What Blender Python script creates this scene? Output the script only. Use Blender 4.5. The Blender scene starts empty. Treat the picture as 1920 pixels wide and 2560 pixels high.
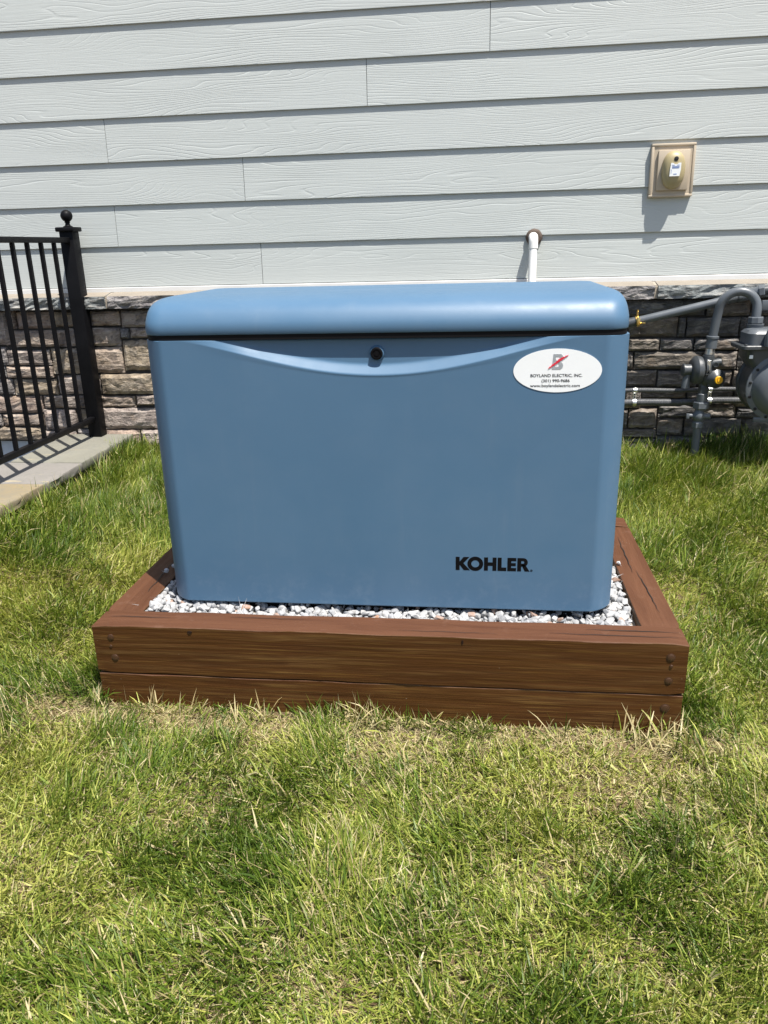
import bpy, bmesh, math, random
import numpy as np
from mathutils import Vector, Matrix, noise as mnoise

random.seed(7)
rng = np.random.default_rng(11)
scene = bpy.context.scene
C = scene.collection
PI = math.pi

# ------------------------------------------------------------------ camera
CAM = Vector((0.2484, -1.8984, 0.9219))
YAW, PITCH, ROLL, FPX = 0.1265, 0.3268, -0.0267, 1956.4
cam_dir = Vector((-math.sin(YAW) * math.cos(PITCH), math.cos(YAW) * math.cos(PITCH), -math.sin(PITCH)))
cam_r = Vector((math.cos(YAW), math.sin(YAW), 0))
cam_u = cam_r.cross(cam_dir)
cr, sr = math.cos(ROLL), math.sin(ROLL)
cam_r, cam_u = cr * cam_r + sr * cam_u, -sr * cam_r + cr * cam_u
cd = bpy.data.cameras.new("camera")
cam = bpy.data.objects.new("camera", cd)
C.objects.link(cam)
m = Matrix.Identity(4)
for i in range(3):
    m[i][0], m[i][1], m[i][2], m[i][3] = cam_r[i], cam_u[i], -cam_dir[i], CAM[i]
cam.matrix_world = m
cd.sensor_fit = 'VERTICAL'
cd.sensor_height = 36
cd.lens = 36 * FPX / 2560
cd.clip_start = 0.05
cd.clip_end = 500
scene.camera = cam

# ------------------------------------------------------------------ sky, sun, exposure
SUN_TO = Vector((0.285, -0.285, 1.0)).normalized()
w = bpy.data.worlds.new("World")
scene.world = w
w.use_nodes = True
wn = w.node_tree.nodes
sky = wn.new('ShaderNodeTexSky')
sky.sky_type = 'NISHITA'
sky.sun_disc = False
sky.sun_elevation = math.asin(SUN_TO.z)
sky.sun_rotation = math.atan2(SUN_TO.x, SUN_TO.y)
sky.air_density = 1.0
sky.dust_density = 1.6
sky.ozone_density = 1.0
bg = wn['Background']
bg.inputs['Strength'].default_value = 0.095
w.node_tree.links.new(sky.outputs[0], bg.inputs['Color'])
sd = bpy.data.lights.new("sun", 'SUN')
sd.energy = 5.0
sd.angle = math.radians(0.55)
sd.color = (1.0, 0.955, 0.89)
sun = bpy.data.objects.new("sun", sd)
sun.rotation_euler = (-SUN_TO).to_track_quat('-Z', 'Y').to_euler()
sun.location = (3, -3, 8)
C.objects.link(sun)
scene.view_settings.view_transform = 'Standard'
scene.view_settings.look = 'None'
scene.view_settings.gamma = 1.0
scene.view_settings.exposure = 0.80
scene.view_settings.use_curve_mapping = False
scene.cycles.max_bounces = 8


# ------------------------------------------------------------------ material helpers
class Nodes:
    """thin wrapper that makes node chains short to write"""

    def __init__(self, name):
        self.m = bpy.data.materials.new(name)
        self.m.use_nodes = True
        self.t = self.m.node_tree
        self.b = self.t.nodes['Principled BSDF']
        self.out = self.t.nodes['Material Output']

    def n(self, kind, **kw):
        nd = self.t.nodes.new('ShaderNode' + kind)
        for k, v in kw.items():
            if hasattr(nd, k) and k not in nd.inputs:
                setattr(nd, k, v)
            else:
                self.put(nd.inputs[k.replace('_', ' ')], v)
        return nd

    def put(self, sock, v):
        if isinstance(v, bpy.types.NodeSocket):
            self.t.links.new(v, sock)
        elif v is not None:
            try:
                sock.default_value = v
            except Exception:
                sock.default_value = (v[0], v[1], v[2], 1)

    def math(self, op, a, b=0.0, c=None):
        nd = self.t.nodes.new('ShaderNodeMath')
        nd.operation = op
        self.put(nd.inputs[0], a)
        self.put(nd.inputs[1], b)
        if c is not None:
            self.put(nd.inputs[2], c)
        return nd.outputs[0]

    def ramp(self, fac, stops, interp='LINEAR'):
        nd = self.t.nodes.new('ShaderNodeValToRGB')
        nd.color_ramp.interpolation = interp
        e = nd.color_ramp.elements
        while len(e) < len(stops):
            e.new(0.5)
        for el, (p, col) in zip(e, stops):
            el.position = p
            el.color = (col[0], col[1], col[2], 1) if not isinstance(col, float) else (col, col, col, 1)
        self.put(nd.inputs[0], fac)
        return nd.outputs[0]

    def mix(self, fac, a, b, mode='MIX'):
        nd = self.t.nodes.new('ShaderNodeMix')
        nd.data_type = 'RGBA'
        nd.blend_type = mode
        self.put(nd.inputs[0], fac)
        self.put(nd.inputs[6], a)
        self.put(nd.inputs[7], b)
        return nd.outputs[2]

    def coords(self, scale=(1, 1, 1), seed=False, kind='Object'):
        tc = self.t.nodes.new('ShaderNodeTexCoord')
        v = tc.outputs[kind]
        if seed:
            oi = self.t.nodes.new('ShaderNodeObjectInfo')
            add = self.t.nodes.new('ShaderNodeVectorMath')
            add.operation = 'ADD'
            mul = self.math('MULTIPLY', oi.outputs['Random'], 37.0)
            self.put(add.inputs[0], v)
            self.put(add.inputs[1], mul)
            v = add.outputs[0]
        mp = self.t.nodes.new('ShaderNodeMapping')
        mp.inputs['Scale'].default_value = scale
        self.put(mp.inputs['Vector'], v)
        return mp.outputs[0]

    def noise(self, vec, scale=1.0, detail=2.0, rough=0.5, dist=0.0):
        nd = self.t.nodes.new('ShaderNodeTexNoise')
        self.put(nd.inputs['Vector'], vec)
        nd.inputs['Scale'].default_value = scale
        nd.inputs['Detail'].default_value = detail
        nd.inputs['Roughness'].default_value = rough
        nd.inputs['Distortion'].default_value = dist
        return nd.outputs['Fac']

    def bump(self, h, strength=0.3, dist=0.01, normal=None):
        nd = self.t.nodes.new('ShaderNodeBump')
        nd.inputs['Strength'].default_value = strength
        nd.inputs['Distance'].default_value = dist
        self.put(nd.inputs['Height'], h)
        if normal is not None:
            self.put(nd.inputs['Normal'], normal)
        self.put(self.b.inputs['Normal'], nd.outputs[0])
        return nd.outputs[0]

    def set(self, **kw):
        for k, v in kw.items():
            self.put(self.b.inputs[k.replace('_', ' ')], v)
        return self.m


def plain(name, col, rough=0.5, metal=0.0, spec=0.5, var=0.12, bump=0.0, bscale=300, coat=0.0):
    """painted or moulded surface with faint uneven tone"""
    M = Nodes(name)
    v = M.coords()
    f = M.noise(v, 9, 4, 0.6)
    lo = tuple(c * (1 - var) for c in col)
    hi = tuple(min(1, c * (1 + var)) for c in col)
    M.set(Base_Color=M.ramp(f, [(0.3, lo), (0.7, hi)]), Metallic=metal)
    M.set(Roughness=M.ramp(M.noise(v, 40, 3), [(0.3, float(rough * 0.85)), (0.7, float(min(1, rough * 1.15)))]))
    M.b.inputs['Specular IOR Level'].default_value = spec
    M.b.inputs['Coat Weight'].default_value = coat
    if bump:
        M.bump(M.noise(v, bscale, 2), bump, 0.002)
    return M.m


def mat_siding():
    M = Nodes("fibre_cement_siding")
    v = M.coords((1.0, 1.0, 1.0), seed=True)
    # cathedral grain: contour lines of a long stretched noise
    sx = M.n('Mapping', Vector=v)
    sx.inputs['Scale'].default_value = (1.15, 1.0, 8.0)
    n1 = M.noise(sx.outputs[0], 1.0, 1.6, 0.42, 0.25)
    sep = M.n('SeparateXYZ', Vector=v)
    t = M.math('ADD', M.math('MULTIPLY', n1, 19.0), M.math('MULTIPLY', sep.outputs[2], 84.0))
    saw = M.math('FRACT', t)
    line = M.ramp(saw, [(0.0, 0.0), (0.12, 0.75), (0.25, 1.0), (0.90, 1.0), (1.0, 0.0)])
    s2 = M.n('Mapping', Vector=v)
    s2.inputs['Scale'].default_value = (5.0, 1.0, 210.0)
    fine = M.noise(s2.outputs[0], 1.0, 3, 0.6)
    s3 = M.n('Mapping', Vector=v)
    s3.inputs['Scale'].default_value = (1.6, 1.0, 6.0)
    mask = M.ramp(M.noise(s3.outputs[0], 1.0, 2), [(0.36, 0.25), (0.62, 1.0)])
    h = M.math('ADD', M.math('MULTIPLY', M.math('MULTIPLY', line, mask), 0.6), M.math('MULTIPLY', fine, 0.55))
    M.bump(h, 0.50, 0.0020)
    tone = M.noise(v, 1.6, 4, 0.6)
    oi = M.n('ObjectInfo')
    base = M.ramp(tone, [(0.3, (0.452, 0.480, 0.462)), (0.7, (0.487, 0.514, 0.495))])
    base = M.mix(M.math('MULTIPLY', oi.outputs['Random'], 0.35), base, (0.455, 0.478, 0.462))
    # a few dark specks of dirt
    sp = M.ramp(M.noise(v, 70, 1), [(0.80, 0.0), (0.84, 1.0)])
    base = M.mix(M.math('MULTIPLY', sp, 0.35), base, (0.3, 0.3, 0.27))
    return M.set(Base_Color=base, Roughness=0.62)


def mat_stone():
    M = Nodes("ledge_stone")
    tc = M.n('NewGeometry')
    oi = M.n('ObjectInfo')
    v = M.n('VectorMath', operation='ADD')
    M.put(v.inputs[0], tc.outputs['Position'])
    M.put(v.inputs[1], M.math('MULTIPLY', oi.outputs['Random'], 9.0))
    p = v.outputs[0]
    a = M.noise(p, 14, 6, 0.62, 0.6)
    b = M.noise(p, 45, 6, 0.7, 0.3)
    mp = M.n('Mapping', Vector=p)
    mp.inputs['Scale'].default_value = (7, 7, 26)
    mp.inputs['Rotation'].default_value = (0, 0.35, 0)
    c = M.noise(mp.outputs[0], 1.5, 5, 0.6, 1.2)
    col = oi.outputs['Color']
    dark = M.mix(1.0, col, (0.36, 0.35, 0.37), 'MULTIPLY')
    light = M.mix(0.55, col, (0.56, 0.50, 0.43))
    x = M.mix(M.ramp(a, [(0.34, 0.0), (0.62, 1.0)]), dark, col)
    x = M.mix(M.ramp(c, [(0.50, 0.0), (0.72, 0.85)]), x, light)
    rust = M.ramp(M.noise(p, 6, 4, 0.6), [(0.57, 0.0), (0.72, 0.42)])
    x = M.mix(rust, x, (0.34, 0.23, 0.13))
    x = M.mix(M.ramp(b, [(0.30, 0.75), (0.47, 0.0)]), x, (0.07, 0.065, 0.065))
    h = M.math('ADD', M.math('MULTIPLY', a, 0.8), M.math('ADD', M.math('MULTIPLY', b, 0.35), M.math('MULTIPLY', c, 0.7)))
    M.bump(h, 0.85, 0.018)
    return M.set(Base_Color=x, Roughness=0.88)


def mat_timber():
    M = Nodes("stained_timber")
    v = M.coords((1, 1, 1), seed=True)
    g = M.n('Mapping', Vector=v)
    g.inputs['Scale'].default_value = (1.6, 24, 24)
    grain = M.noise(g.outputs[0], 1.0, 6, 0.62, 1.4)
    g2 = M.n('Mapping', Vector=v)
    g2.inputs['Scale'].default_value = (3.2, 105, 105)
    fine = M.noise(g2.outputs[0], 1.0, 3, 0.6)
    g3 = M.n('Mapping', Vector=v)
    g3.inputs['Scale'].default_value = (6.0, 260, 260)
    hair = M.noise(g3.outputs[0], 1.0, 2, 0.5)
    big = M.noise(v, 3.2, 4, 0.6)
    col = M.ramp(grain, [(0.22, (0.036, 0.0125, 0.0038)), (0.46, (0.060, 0.0225, 0.0065)), (0.62, (0.080, 0.031, 0.0085)), (0.80, (0.125, 0.056, 0.016))])
    col = M.mix(M.ramp(fine, [(0.52, 0.0), (0.72, 0.42)]), col, (0.20, 0.115, 0.037))
    col = M.mix(M.ramp(hair, [(0.54, 0.0), (0.68, 0.38)]), col, (0.20, 0.112, 0.028))
    col = M.mix(M.ramp(hair, [(0.32, 0.4), (0.44, 0.0)]), col, (0.028, 0.010, 0.004))
    col = M.mix(M.ramp(big, [(0.35, 0.6), (0.62, 0.0)]), col, (0.066, 0.0265, 0.006))
    # redder brown on the faces that point up
    geo = M.n('NewGeometry')
    sep = M.n('SeparateXYZ', Vector=geo.outputs['Normal'])
    up = M.ramp(sep.outputs[2], [(0.55, 0.0), (0.9, 1.0)])
    topc = M.ramp(grain, [(0.3, (0.074, 0.030, 0.015)), (0.7, (0.112, 0.049, 0.026))])
    topc = M.mix(M.ramp(M.noise(v, 11, 5, 0.7), [(0.58, 0.0), (0.75, 0.5)]), topc, (0.17, 0.098, 0.068))
    col = M.mix(M.math('MULTIPLY', up, 0.9), col, topc)
    # knots: sparse stretched cells
    k = M.n('Mapping', Vector=v)
    k.inputs['Scale'].default_value = (2.3, 9, 9)
    vo = M.n('TexVoronoi', Vector=k.outputs[0], Scale=1.0)
    knot = M.ramp(vo.outputs['Distance'], [(0.01, 1.0), (0.03, 0.0)])
    col = M.mix(M.math('MULTIPLY', knot, 0.75), col, (0.05, 0.018, 0.007))
    worn = M.ramp(sep.outputs[2], [(0.12, 0.0), (0.40, 0.55), (0.75, 0.55), (0.93, 0.0)])
    col = M.mix(M.math('MULTIPLY', worn, M.ramp(M.noise(v, 18, 4, 0.7), [(0.35, 0.2), (0.6, 1.0)])), col, (0.24, 0.14, 0.095))
    # chips on raised grain
    chip = M.ramp(M.noise(v, 95, 2, 0.6), [(0.77, 0.0), (0.80, 1.0)])
    col = M.mix(M.math('MULTIPLY', chip, 0.5), col, (0.45, 0.36, 0.26))
    h = M.math('ADD', M.math('MULTIPLY', grain, 0.8), M.math('MULTIPLY', fine, 0.5))
    h = M.math('SUBTRACT', h, M.math('MULTIPLY', knot, 0.5))
    h = M.math('ADD', h, M.math('MULTIPLY', hair, 0.35))
    M.bump(h, 0.5, 0.0035)
    M.b.inputs['Specular IOR Level'].default_value = 0.2
    return M.set(Base_Color=col, Roughness=M.ramp(fine, [(0.3, 0.42), (0.7, 0.62)]))


def mat_cabinet():
    M = Nodes("powder_coated_blue")
    v = M.coords()
    f = M.noise(v, 3, 4, 0.6)
    col = M.ramp(f, [(0.3, (0.062, 0.135, 0.222)), (0.7, (0.067, 0.143, 0.233))])
    # dusty scuffs near the foot of the panels
    sep = M.n('SeparateXYZ', Vector=v)
    low = M.ramp(sep.outputs[2], [(0.01, 1.0), (0.14, 0.0)])
    sc = M.ramp(M.noise(v, 26, 6, 0.72), [(0.50, 0.0), (0.75, 1.0)])
    col = M.mix(M.math('MULTIPLY', M.math('MULTIPLY', low, sc), 0.14), col, (0.34, 0.40, 0.46))
    st = M.n('Mapping', Vector=v)
    st.inputs['Scale'].default_value = (28, 28, 1.6)
    run = M.ramp(M.noise(st.outputs[0], 1.0, 4, 0.6), [(0.55, 0.0), (0.78, 1.0)])
    dust = M.ramp(M.noise(v, 2.2, 5, 0.7), [(0.42, 0.0), (0.70, 1.0)])
    col = M.mix(M.math('MULTIPLY', M.math('MULTIPLY', run, dust), 0.10), col, (0.30, 0.33, 0.34))
    col = M.mix(M.math('MULTIPLY', dust, 0.05), col, (0.28, 0.31, 0.33))
    M.bump(M.math('ADD', M.math('MULTIPLY', M.noise(v, 900, 2), 0.3), M.noise(v, 4.0, 2)), 0.10, 0.004)
    r = M.ramp(M.noise(v, 9, 6, 0.7), [(0.3, 0.40), (0.7, 0.55)])
    return M.set(Base_Color=col, Roughness=r)


def mat_gravel():
    M = Nodes("white_gravel")
    at = M.n('Attribute', attribute_name='tint')
    geo = M.n('NewGeometry')
    f = M.noise(geo.outputs['Position'], 90, 5, 0.65)
    c = M.mix(M.ramp(f, [(0.35, 0.45), (0.62, 0.0)]), at.outputs['Color'], (0.36, 0.37, 0.38))
    M.bump(f, 0.35, 0.004)
    return M.set(Base_Color=c, Roughness=0.8)


def mat_grass():
    M = Nodes("grass_blade")
    at = M.n('Attribute', attribute_name='tint')
    col = at.outputs['Color']
    M.set(Base_Color=col, Roughness=0.48)
    M.b.inputs['Specular IOR Level'].default_value = 0.35
    tr = M.n('BsdfTranslucent')
    M.put(tr.inputs['Color'], M.mix(1.0, col, (1.25, 1.35, 0.65), 'MULTIPLY'))
    mx = M.n('MixShader')
    mx.inputs[0].default_value = 0.22
    M.t.links.new(M.b.outputs[0], mx.inputs[1])
    M.t.links.new(tr.outputs[0], mx.inputs[2])
    M.t.links.new(mx.outputs[0], M.out.inputs['Surface'])
    return M.m


def mat_soil():
    M = Nodes("soil_and_thatch")
    v = M.coords()
    a = M.noise(v, 4, 6, 0.6)
    b = M.noise(v, 70, 6, 0.7)
    c = M.ramp(a, [(0.35, (0.085, 0.058, 0.028)), (0.65, (0.21, 0.135, 0.072))])
    c = M.mix(M.ramp(b, [(0.4, 0.7), (0.6, 0.0)]), c, (0.06, 0.042, 0.022))
    M.bump(b, 0.8, 0.01)
    return M.set(Base_Color=c, Roughness=0.95)


def mat_flag():
    M = Nodes("flagstone")
    geo = M.n('NewGeometry')
    oi = M.n('ObjectInfo')
    p = geo.outputs['Position']
    a = M.noise(p, 7, 6, 0.65)
    b = M.noise(p, 60, 5, 0.7)
    mp = M.n('Mapping', Vector=p)
    mp.inputs['Scale'].default_value = (4, 22, 22)
    s = M.ramp(M.noise(mp.outputs[0], 1, 3, 0.5, 0.5), [(0.66, 0.0), (0.70, 0.6)])
    c = M.mix(M.ramp(a, [(0.35, 0.45), (0.65, 0.0)]), oi.outputs['Color'], (0.15, 0.148, 0.13))
    c = M.mix(s, c, (0.42, 0.34, 0.19))
    c = M.mix(M.ramp(b, [(0.33, 0.45), (0.5, 0.0)]), c, (0.15, 0.145, 0.13))
    M.bump(M.math('ADD', a, M.math('MULTIPLY', b, 0.4)), 0.3, 0.006)
    return M.set(Base_Color=c, Roughness=0.8)


def mat_conduit():
    M = Nodes("liquid_tight_conduit")
    v = M.coords()
    sep = M.n('SeparateXYZ', Vector=v)
    wv = M.math('SINE', M.math('MULTIPLY', sep.outputs[0], 2 * PI / 0.0065))
    M.bump(wv, 0.5, 0.0012)
    c = M.ramp(M.noise(v, 30, 4), [(0.3, (0.075, 0.078, 0.082)), (0.7, (0.11, 0.112, 0.115))])
    return M.set(Base_Color=c, Roughness=0.28)


def mat_mortar():
    M = Nodes("mortar")
    v = M.coords()
    f = M.noise(v, 60, 6, 0.7)
    M.bump(f, 0.6, 0.006)
    return M.set(Base_Color=M.ramp(f, [(0.3, (0.05, 0.046, 0.042)), (0.7, (0.11, 0.10, 0.09))]), Roughness=0.95)


MAT = dict(
    siding=mat_siding(), stone=mat_stone(), timber=mat_timber(), cabinet=mat_cabinet(), gravel=mat_gravel(),
    grass=mat_grass(), soil=mat_soil(), flag=mat_flag(), conduit=mat_conduit(), mortar=mat_mortar(),
    white=plain("white_trim", (0.66, 0.66, 0.64), 0.45, var=0.05),
    pvc=plain("white_plastic_pipe", (0.78, 0.77, 0.74), 0.35, var=0.05),
    gasket=plain("black_rubber", (0.006, 0.006, 0.007), 0.6, spec=0.12),
    black=plain("black_powder_coat", (0.006, 0.006, 0.007), 0.45, spec=0.10, var=0.3, bump=0.25, bscale=500),
    ink=plain("black_print", (0.004, 0.004, 0.005), 0.5, spec=0.12),
    sticker=plain("sticker_white", (0.80, 0.82, 0.82), 0.35, var=0.02),
    sgrey=plain("sticker_grey_print", (0.33, 0.35, 0.36), 0.4),
    sred=plain("sticker_red_print", (0.62, 0.02, 0.045), 0.4),
    sblue=plain("label_blue_print", (0.16, 0.23, 0.45), 0.5),
    beige=plain("beige_vinyl", (0.47, 0.395, 0.295), 0.5, var=0.05),
    khaki=plain("khaki_plastic", (0.35, 0.29, 0.155), 0.46, var=0.12),
    gas=plain("grey_gas_paint", (0.098, 0.110, 0.122), 0.36, var=0.15, bump=0.08, bscale=350),
    gas2=plain("dark_casting_and_shaded_pipe", (0.052, 0.058, 0.063), 0.40, var=0.2, bump=0.2, bscale=420),
    zinc=plain("zinc_strap", (0.66, 0.67, 0.66), 0.32, metal=0.9, var=0.1),
    brass=plain("brass", (0.72, 0.50, 0.17), 0.3, metal=0.95, var=0.15),
    yellow=plain("yellow_plastic", (0.80, 0.42, 0.01), 0.4),
    foam=plain("brown_sealant", (0.09, 0.065, 0.05), 0.85, var=0.4, bump=0.6, bscale=120),
    concrete=plain("white_parged_concrete", (0.66, 0.69, 0.70), 0.85, var=0.08, bump=0.3, bscale=150),
    ledgetop=plain("cast_ledge_top", (0.235, 0.205, 0.165), 0.85, var=0.12, bump=0.3, bscale=120),
    joint=plain("grey_joint_mortar", (0.33, 0.285, 0.225), 0.9, var=0.15, bump=0.4, bscale=150),
    knotwood=plain("dark_knot_wood", (0.018, 0.008, 0.004), 0.8, spec=0.2, var=0.5),
    boltpaint=plain("stain_covered_bolt", (0.050, 0.021, 0.008), 0.5, var=0.3),
    hole=plain("dark_hole", (0.008, 0.008, 0.008), 0.6),
    wallstone=plain("dark_retaining_stone", (0.15, 0.13, 0.11), 0.9, var=0.5, bump=0.9, bscale=40),
)


# ------------------------------------------------------------------ mesh helpers
def empty(name, loc, label=None, cat=None, group=None):
    o = bpy.data.objects.new(name, None)
    o.location = loc
    o.empty_display_size = 0.1
    C.objects.link(o)
    tag(o, label, cat, group)
    return o


def tag(o, label=None, cat=None, group=None, kind=None):
    for k, v in (('label', label), ('category', cat), ('group', group), ('kind', kind)):
        if v:
            o[k] = v
    return o


def setparent(o, parent):
    if parent is not None:
        o.parent = parent
        base = Vector((0, 0, 0))
        p = parent
        while p is not None:
            base += p.location
            p = p.parent
        o.location = o.location - base


def link(name, me, mat, parent=None, loc=None):
    o = bpy.data.objects.new(name, me)
    if loc is not None:
        o.location = loc
    C.objects.link(o)
    if mat is not None and not me.materials:
        me.materials.append(mat)
    setparent(o, parent)
    return o


class B:
    """collects shapes given in world coordinates, links them as one mesh"""

    def __init__(self):
        self.bm = bmesh.new()

    def add(self, vs, fs):
        vv = [self.bm.verts.new(v) for v in vs]
        for f in fs:
            try:
                self.bm.faces.new([vv[i] for i in f])
            except ValueError:
                pass
        return vv

    def box(self, a, b, bevel=0.0, seg=2):
        x0, y0, z0 = a
        x1, y1, z1 = b
        tmp = bmesh.new()
        vv = [tmp.verts.new(p) for p in ((x0, y0, z0), (x1, y0, z0), (x1, y1, z0), (x0, y1, z0), (x0, y0, z1), (x1, y0, z1), (x1, y1, z1), (x0, y1, z1))]
        for f in ((3, 2, 1, 0), (4, 5, 6, 7), (0, 1, 5, 4), (1, 2, 6, 5), (2, 3, 7, 6), (3, 0, 4, 7)):
            tmp.faces.new([vv[i] for i in f])
        if bevel:
            bmesh.ops.bevel(tmp, geom=tmp.edges[:], offset=bevel, segments=seg, affect='EDGES', profile=0.5)
        self.merge(tmp)
        return self

    def merge(self, tmp):
        me = bpy.data.meshes.new("scratch")
        tmp.to_mesh(me)
        tmp.free()
        self.bm.from_mesh(me)
        bpy.data.meshes.remove(me)

    def tube(self, path, r, n=20, cap=True):
        path = [Vector(p) for p in path]
        rs = r if isinstance(r, (list, tuple)) else [r] * len(path)
        t0 = (path[1] - path[0]).normalized()
        ref = Vector((0, 0, 1)) if abs(t0.z) < 0.9 else Vector((0, 1, 0))
        nrm = (ref - t0 * ref.dot(t0)).normalized()
        rings = []
        for i, p in enumerate(path):
            if i == 0:
                t = t0
            elif i == len(path) - 1:
                t = (path[i] - path[i - 1]).normalized()
            else:
                t = ((path[i + 1] - p).normalized() + (p - path[i - 1]).normalized()).normalized()
            nrm = (nrm - t * nrm.dot(t)).normalized()
            bn = t.cross(nrm)
            rings.append([self.bm.verts.new(p + (nrm * math.cos(2 * PI * k / n) + bn * math.sin(2 * PI * k / n)) * rs[i]) for k in range(n)])
        for a, b in zip(rings, rings[1:]):
            for k in range(n):
                self.bm.faces.new((a[k], a[(k + 1) % n], b[(k + 1) % n], b[k]))
        if cap:
            self.bm.faces.new(rings[0][::-1])
            self.bm.faces.new(rings[-1])
        return self

    def lathe(self, o, axis, prof, n=32):
        """prof: (distance along the axis, radius) pairs"""
        o = Vector(o)
        ax = Vector(axis).normalized()
        pts, rs = [], []
        for d, r in prof:
            pts.append(o + ax * d)
            rs.append(max(r, 1e-4))
        ref = Vector((0, 0, 1)) if abs(ax.z) < 0.9 else Vector((1, 0, 0))
        u = (ref - ax * ref.dot(ax)).normalized()
        v = ax.cross(u)
        rings = [[self.bm.verts.new(p + (u * math.cos(2 * PI * k / n) + v * math.sin(2 * PI * k / n)) * r) for k in range(n)] for p, r in zip(pts, rs)]
        for a, b in zip(rings, rings[1:]):
            for k in range(n):
                self.bm.faces.new((a[k], a[(k + 1) % n], b[(k + 1) % n], b[k]))
        self.bm.faces.new(rings[0][::-1])
        self.bm.faces.new(rings[-1])
        return self

    def prism(self, pts, y0, y1):
        """outline in x,z, extruded from y0 (front) to y1"""
        n = len(pts)
        f = [self.bm.verts.new((x, y0, z)) for x, z in pts]
        b = [self.bm.verts.new((x, y1, z)) for x, z in pts]
        self.bm.faces.new(f)
        self.bm.faces.new(b[::-1])
        for i in range(n):
            j = (i + 1) % n
            self.bm.faces.new((f[j], f[i], b[i], b[j]))
        return self

    def build(self, name, mat, parent=None, origin=None, smooth=True, angle=35):
        bmesh.ops.recalc_face_normals(self.bm, faces=self.bm.faces[:])
        if origin is None:
            lo = Vector((min(v.co[i] for v in self.bm.verts) for i in range(3)))
            hi = Vector((max(v.co[i] for v in self.bm.verts) for i in range(3)))
            origin = (lo + hi) / 2
        origin = Vector(origin)
        bmesh.ops.translate(self.bm, verts=self.bm.verts[:], vec=-origin)
        me = bpy.data.meshes.new(name)
        self.bm.to_mesh(me)
        self.bm.free()
        if smooth:
            me.polygons.foreach_set('use_smooth', [True] * len(me.polygons))
            me.set_sharp_from_angle(angle=math.radians(angle))
        me.materials.append(mat)
        return link(name, me, None, parent, origin)


def hexnut(b, o, axis, r, h, n=6):
    return b.lathe(o, axis, [(0, r * 0.93), (h * 0.12, r), (h * 0.88, r), (h, r * 0.93)], n)


# value noise for the lawn
_lat = rng.random((256, 256))


def vnoise(x, y, s, off=0):
    x = np.asarray(x) * s + 50 + off
    y = np.asarray(y) * s + 50 + off * 1.7
    xi, yi = np.floor(x).astype(int), np.floor(y).astype(int)
    fx, fy = x - xi, y - yi
    fx, fy = fx * fx * (3 - 2 * fx), fy * fy * (3 - 2 * fy)
    g = lambda a, b: _lat[a % 256, b % 256]
    return (g(xi, yi) * (1 - fx) + g(xi + 1, yi) * fx) * (1 - fy) + (g(xi, yi + 1) * (1 - fx) + g(xi + 1, yi + 1) * fx) * fy


def ground_z(x, y):
    x, y = np.asarray(x, float), np.asarray(y, float)
    base = np.where(y < -0.15, -0.245 + 0.03 * (y + 0.15), -0.245 + 0.118 * (y + 0.15))
    base = np.minimum(base, -0.01)
    base = base + np.where(y < 0.3, -0.022, -0.022 + 0.05 * np.clip((y - 0.3) / 0.6, 0, 1)) * np.clip(x, -1.5, 1.5)
    sx = np.clip((-0.85 - x) / 0.45, 0, 1)
    sy = np.clip((y + 0.5) / 0.9, 0, 1)
    base = base + 0.135 * sx * sx * (3 - 2 * sx) * sy * np.clip((2.2 - y) / 1.4, 0.25, 1)
    return base + 0.03 * (vnoise(x, y, 3.1) - 0.5) + 0.012 * (vnoise(x, y, 11, 9) - 0.5)


# ================================================================== SETTING
WY = 1.746           # outer lower edge of the siding
SLAB_Z = 0.08
WELL = (-3.0, -1.76, -0.60, 1.72)   # stairwell opening x0 x1 y0 y1


def build_ground():
    xs = np.unique(np.concatenate([np.linspace(-40, -3, 12), np.linspace(-3.0, -1.76, 8), np.linspace(-1.76, 2.4, 84), np.linspace(2.4, 40, 12)]))
    ys = np.unique(np.concatenate([np.linspace(-40, -2.4, 14), np.linspace(-2.4, -0.6, 37), np.linspace(-0.6, 1.76, 48)]))
    X, Y = np.meshgrid(xs, ys)
    Z = ground_z(X, Y)
    nx, ny = len(xs), len(ys)
    verts = np.stack([X, Y, Z], -1).reshape(-1, 3)
    faces = []
    for j in range(ny - 1):
        for i in range(nx - 1):
            cx, cy = (xs[i] + xs[i + 1]) / 2, (ys[j] + ys[j + 1]) / 2
            if WELL[0] < cx < WELL[1] and WELL[2] < cy < WELL[3] + 0.1:
                continue
            a = j * nx + i
            faces.append((a, a + 1, a + nx + 1, a + nx))
    me = bpy.data.meshes.new("ground")
    me.from_pydata(verts.tolist(), [], faces)
    me.polygons.foreach_set('use_smooth', [True] * len(faces))
    o = link("ground", me, MAT['soil'])
    tag(o, 'bare brown soil and thatch under the lawn', 'ground', kind='structure')


build_ground()

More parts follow.
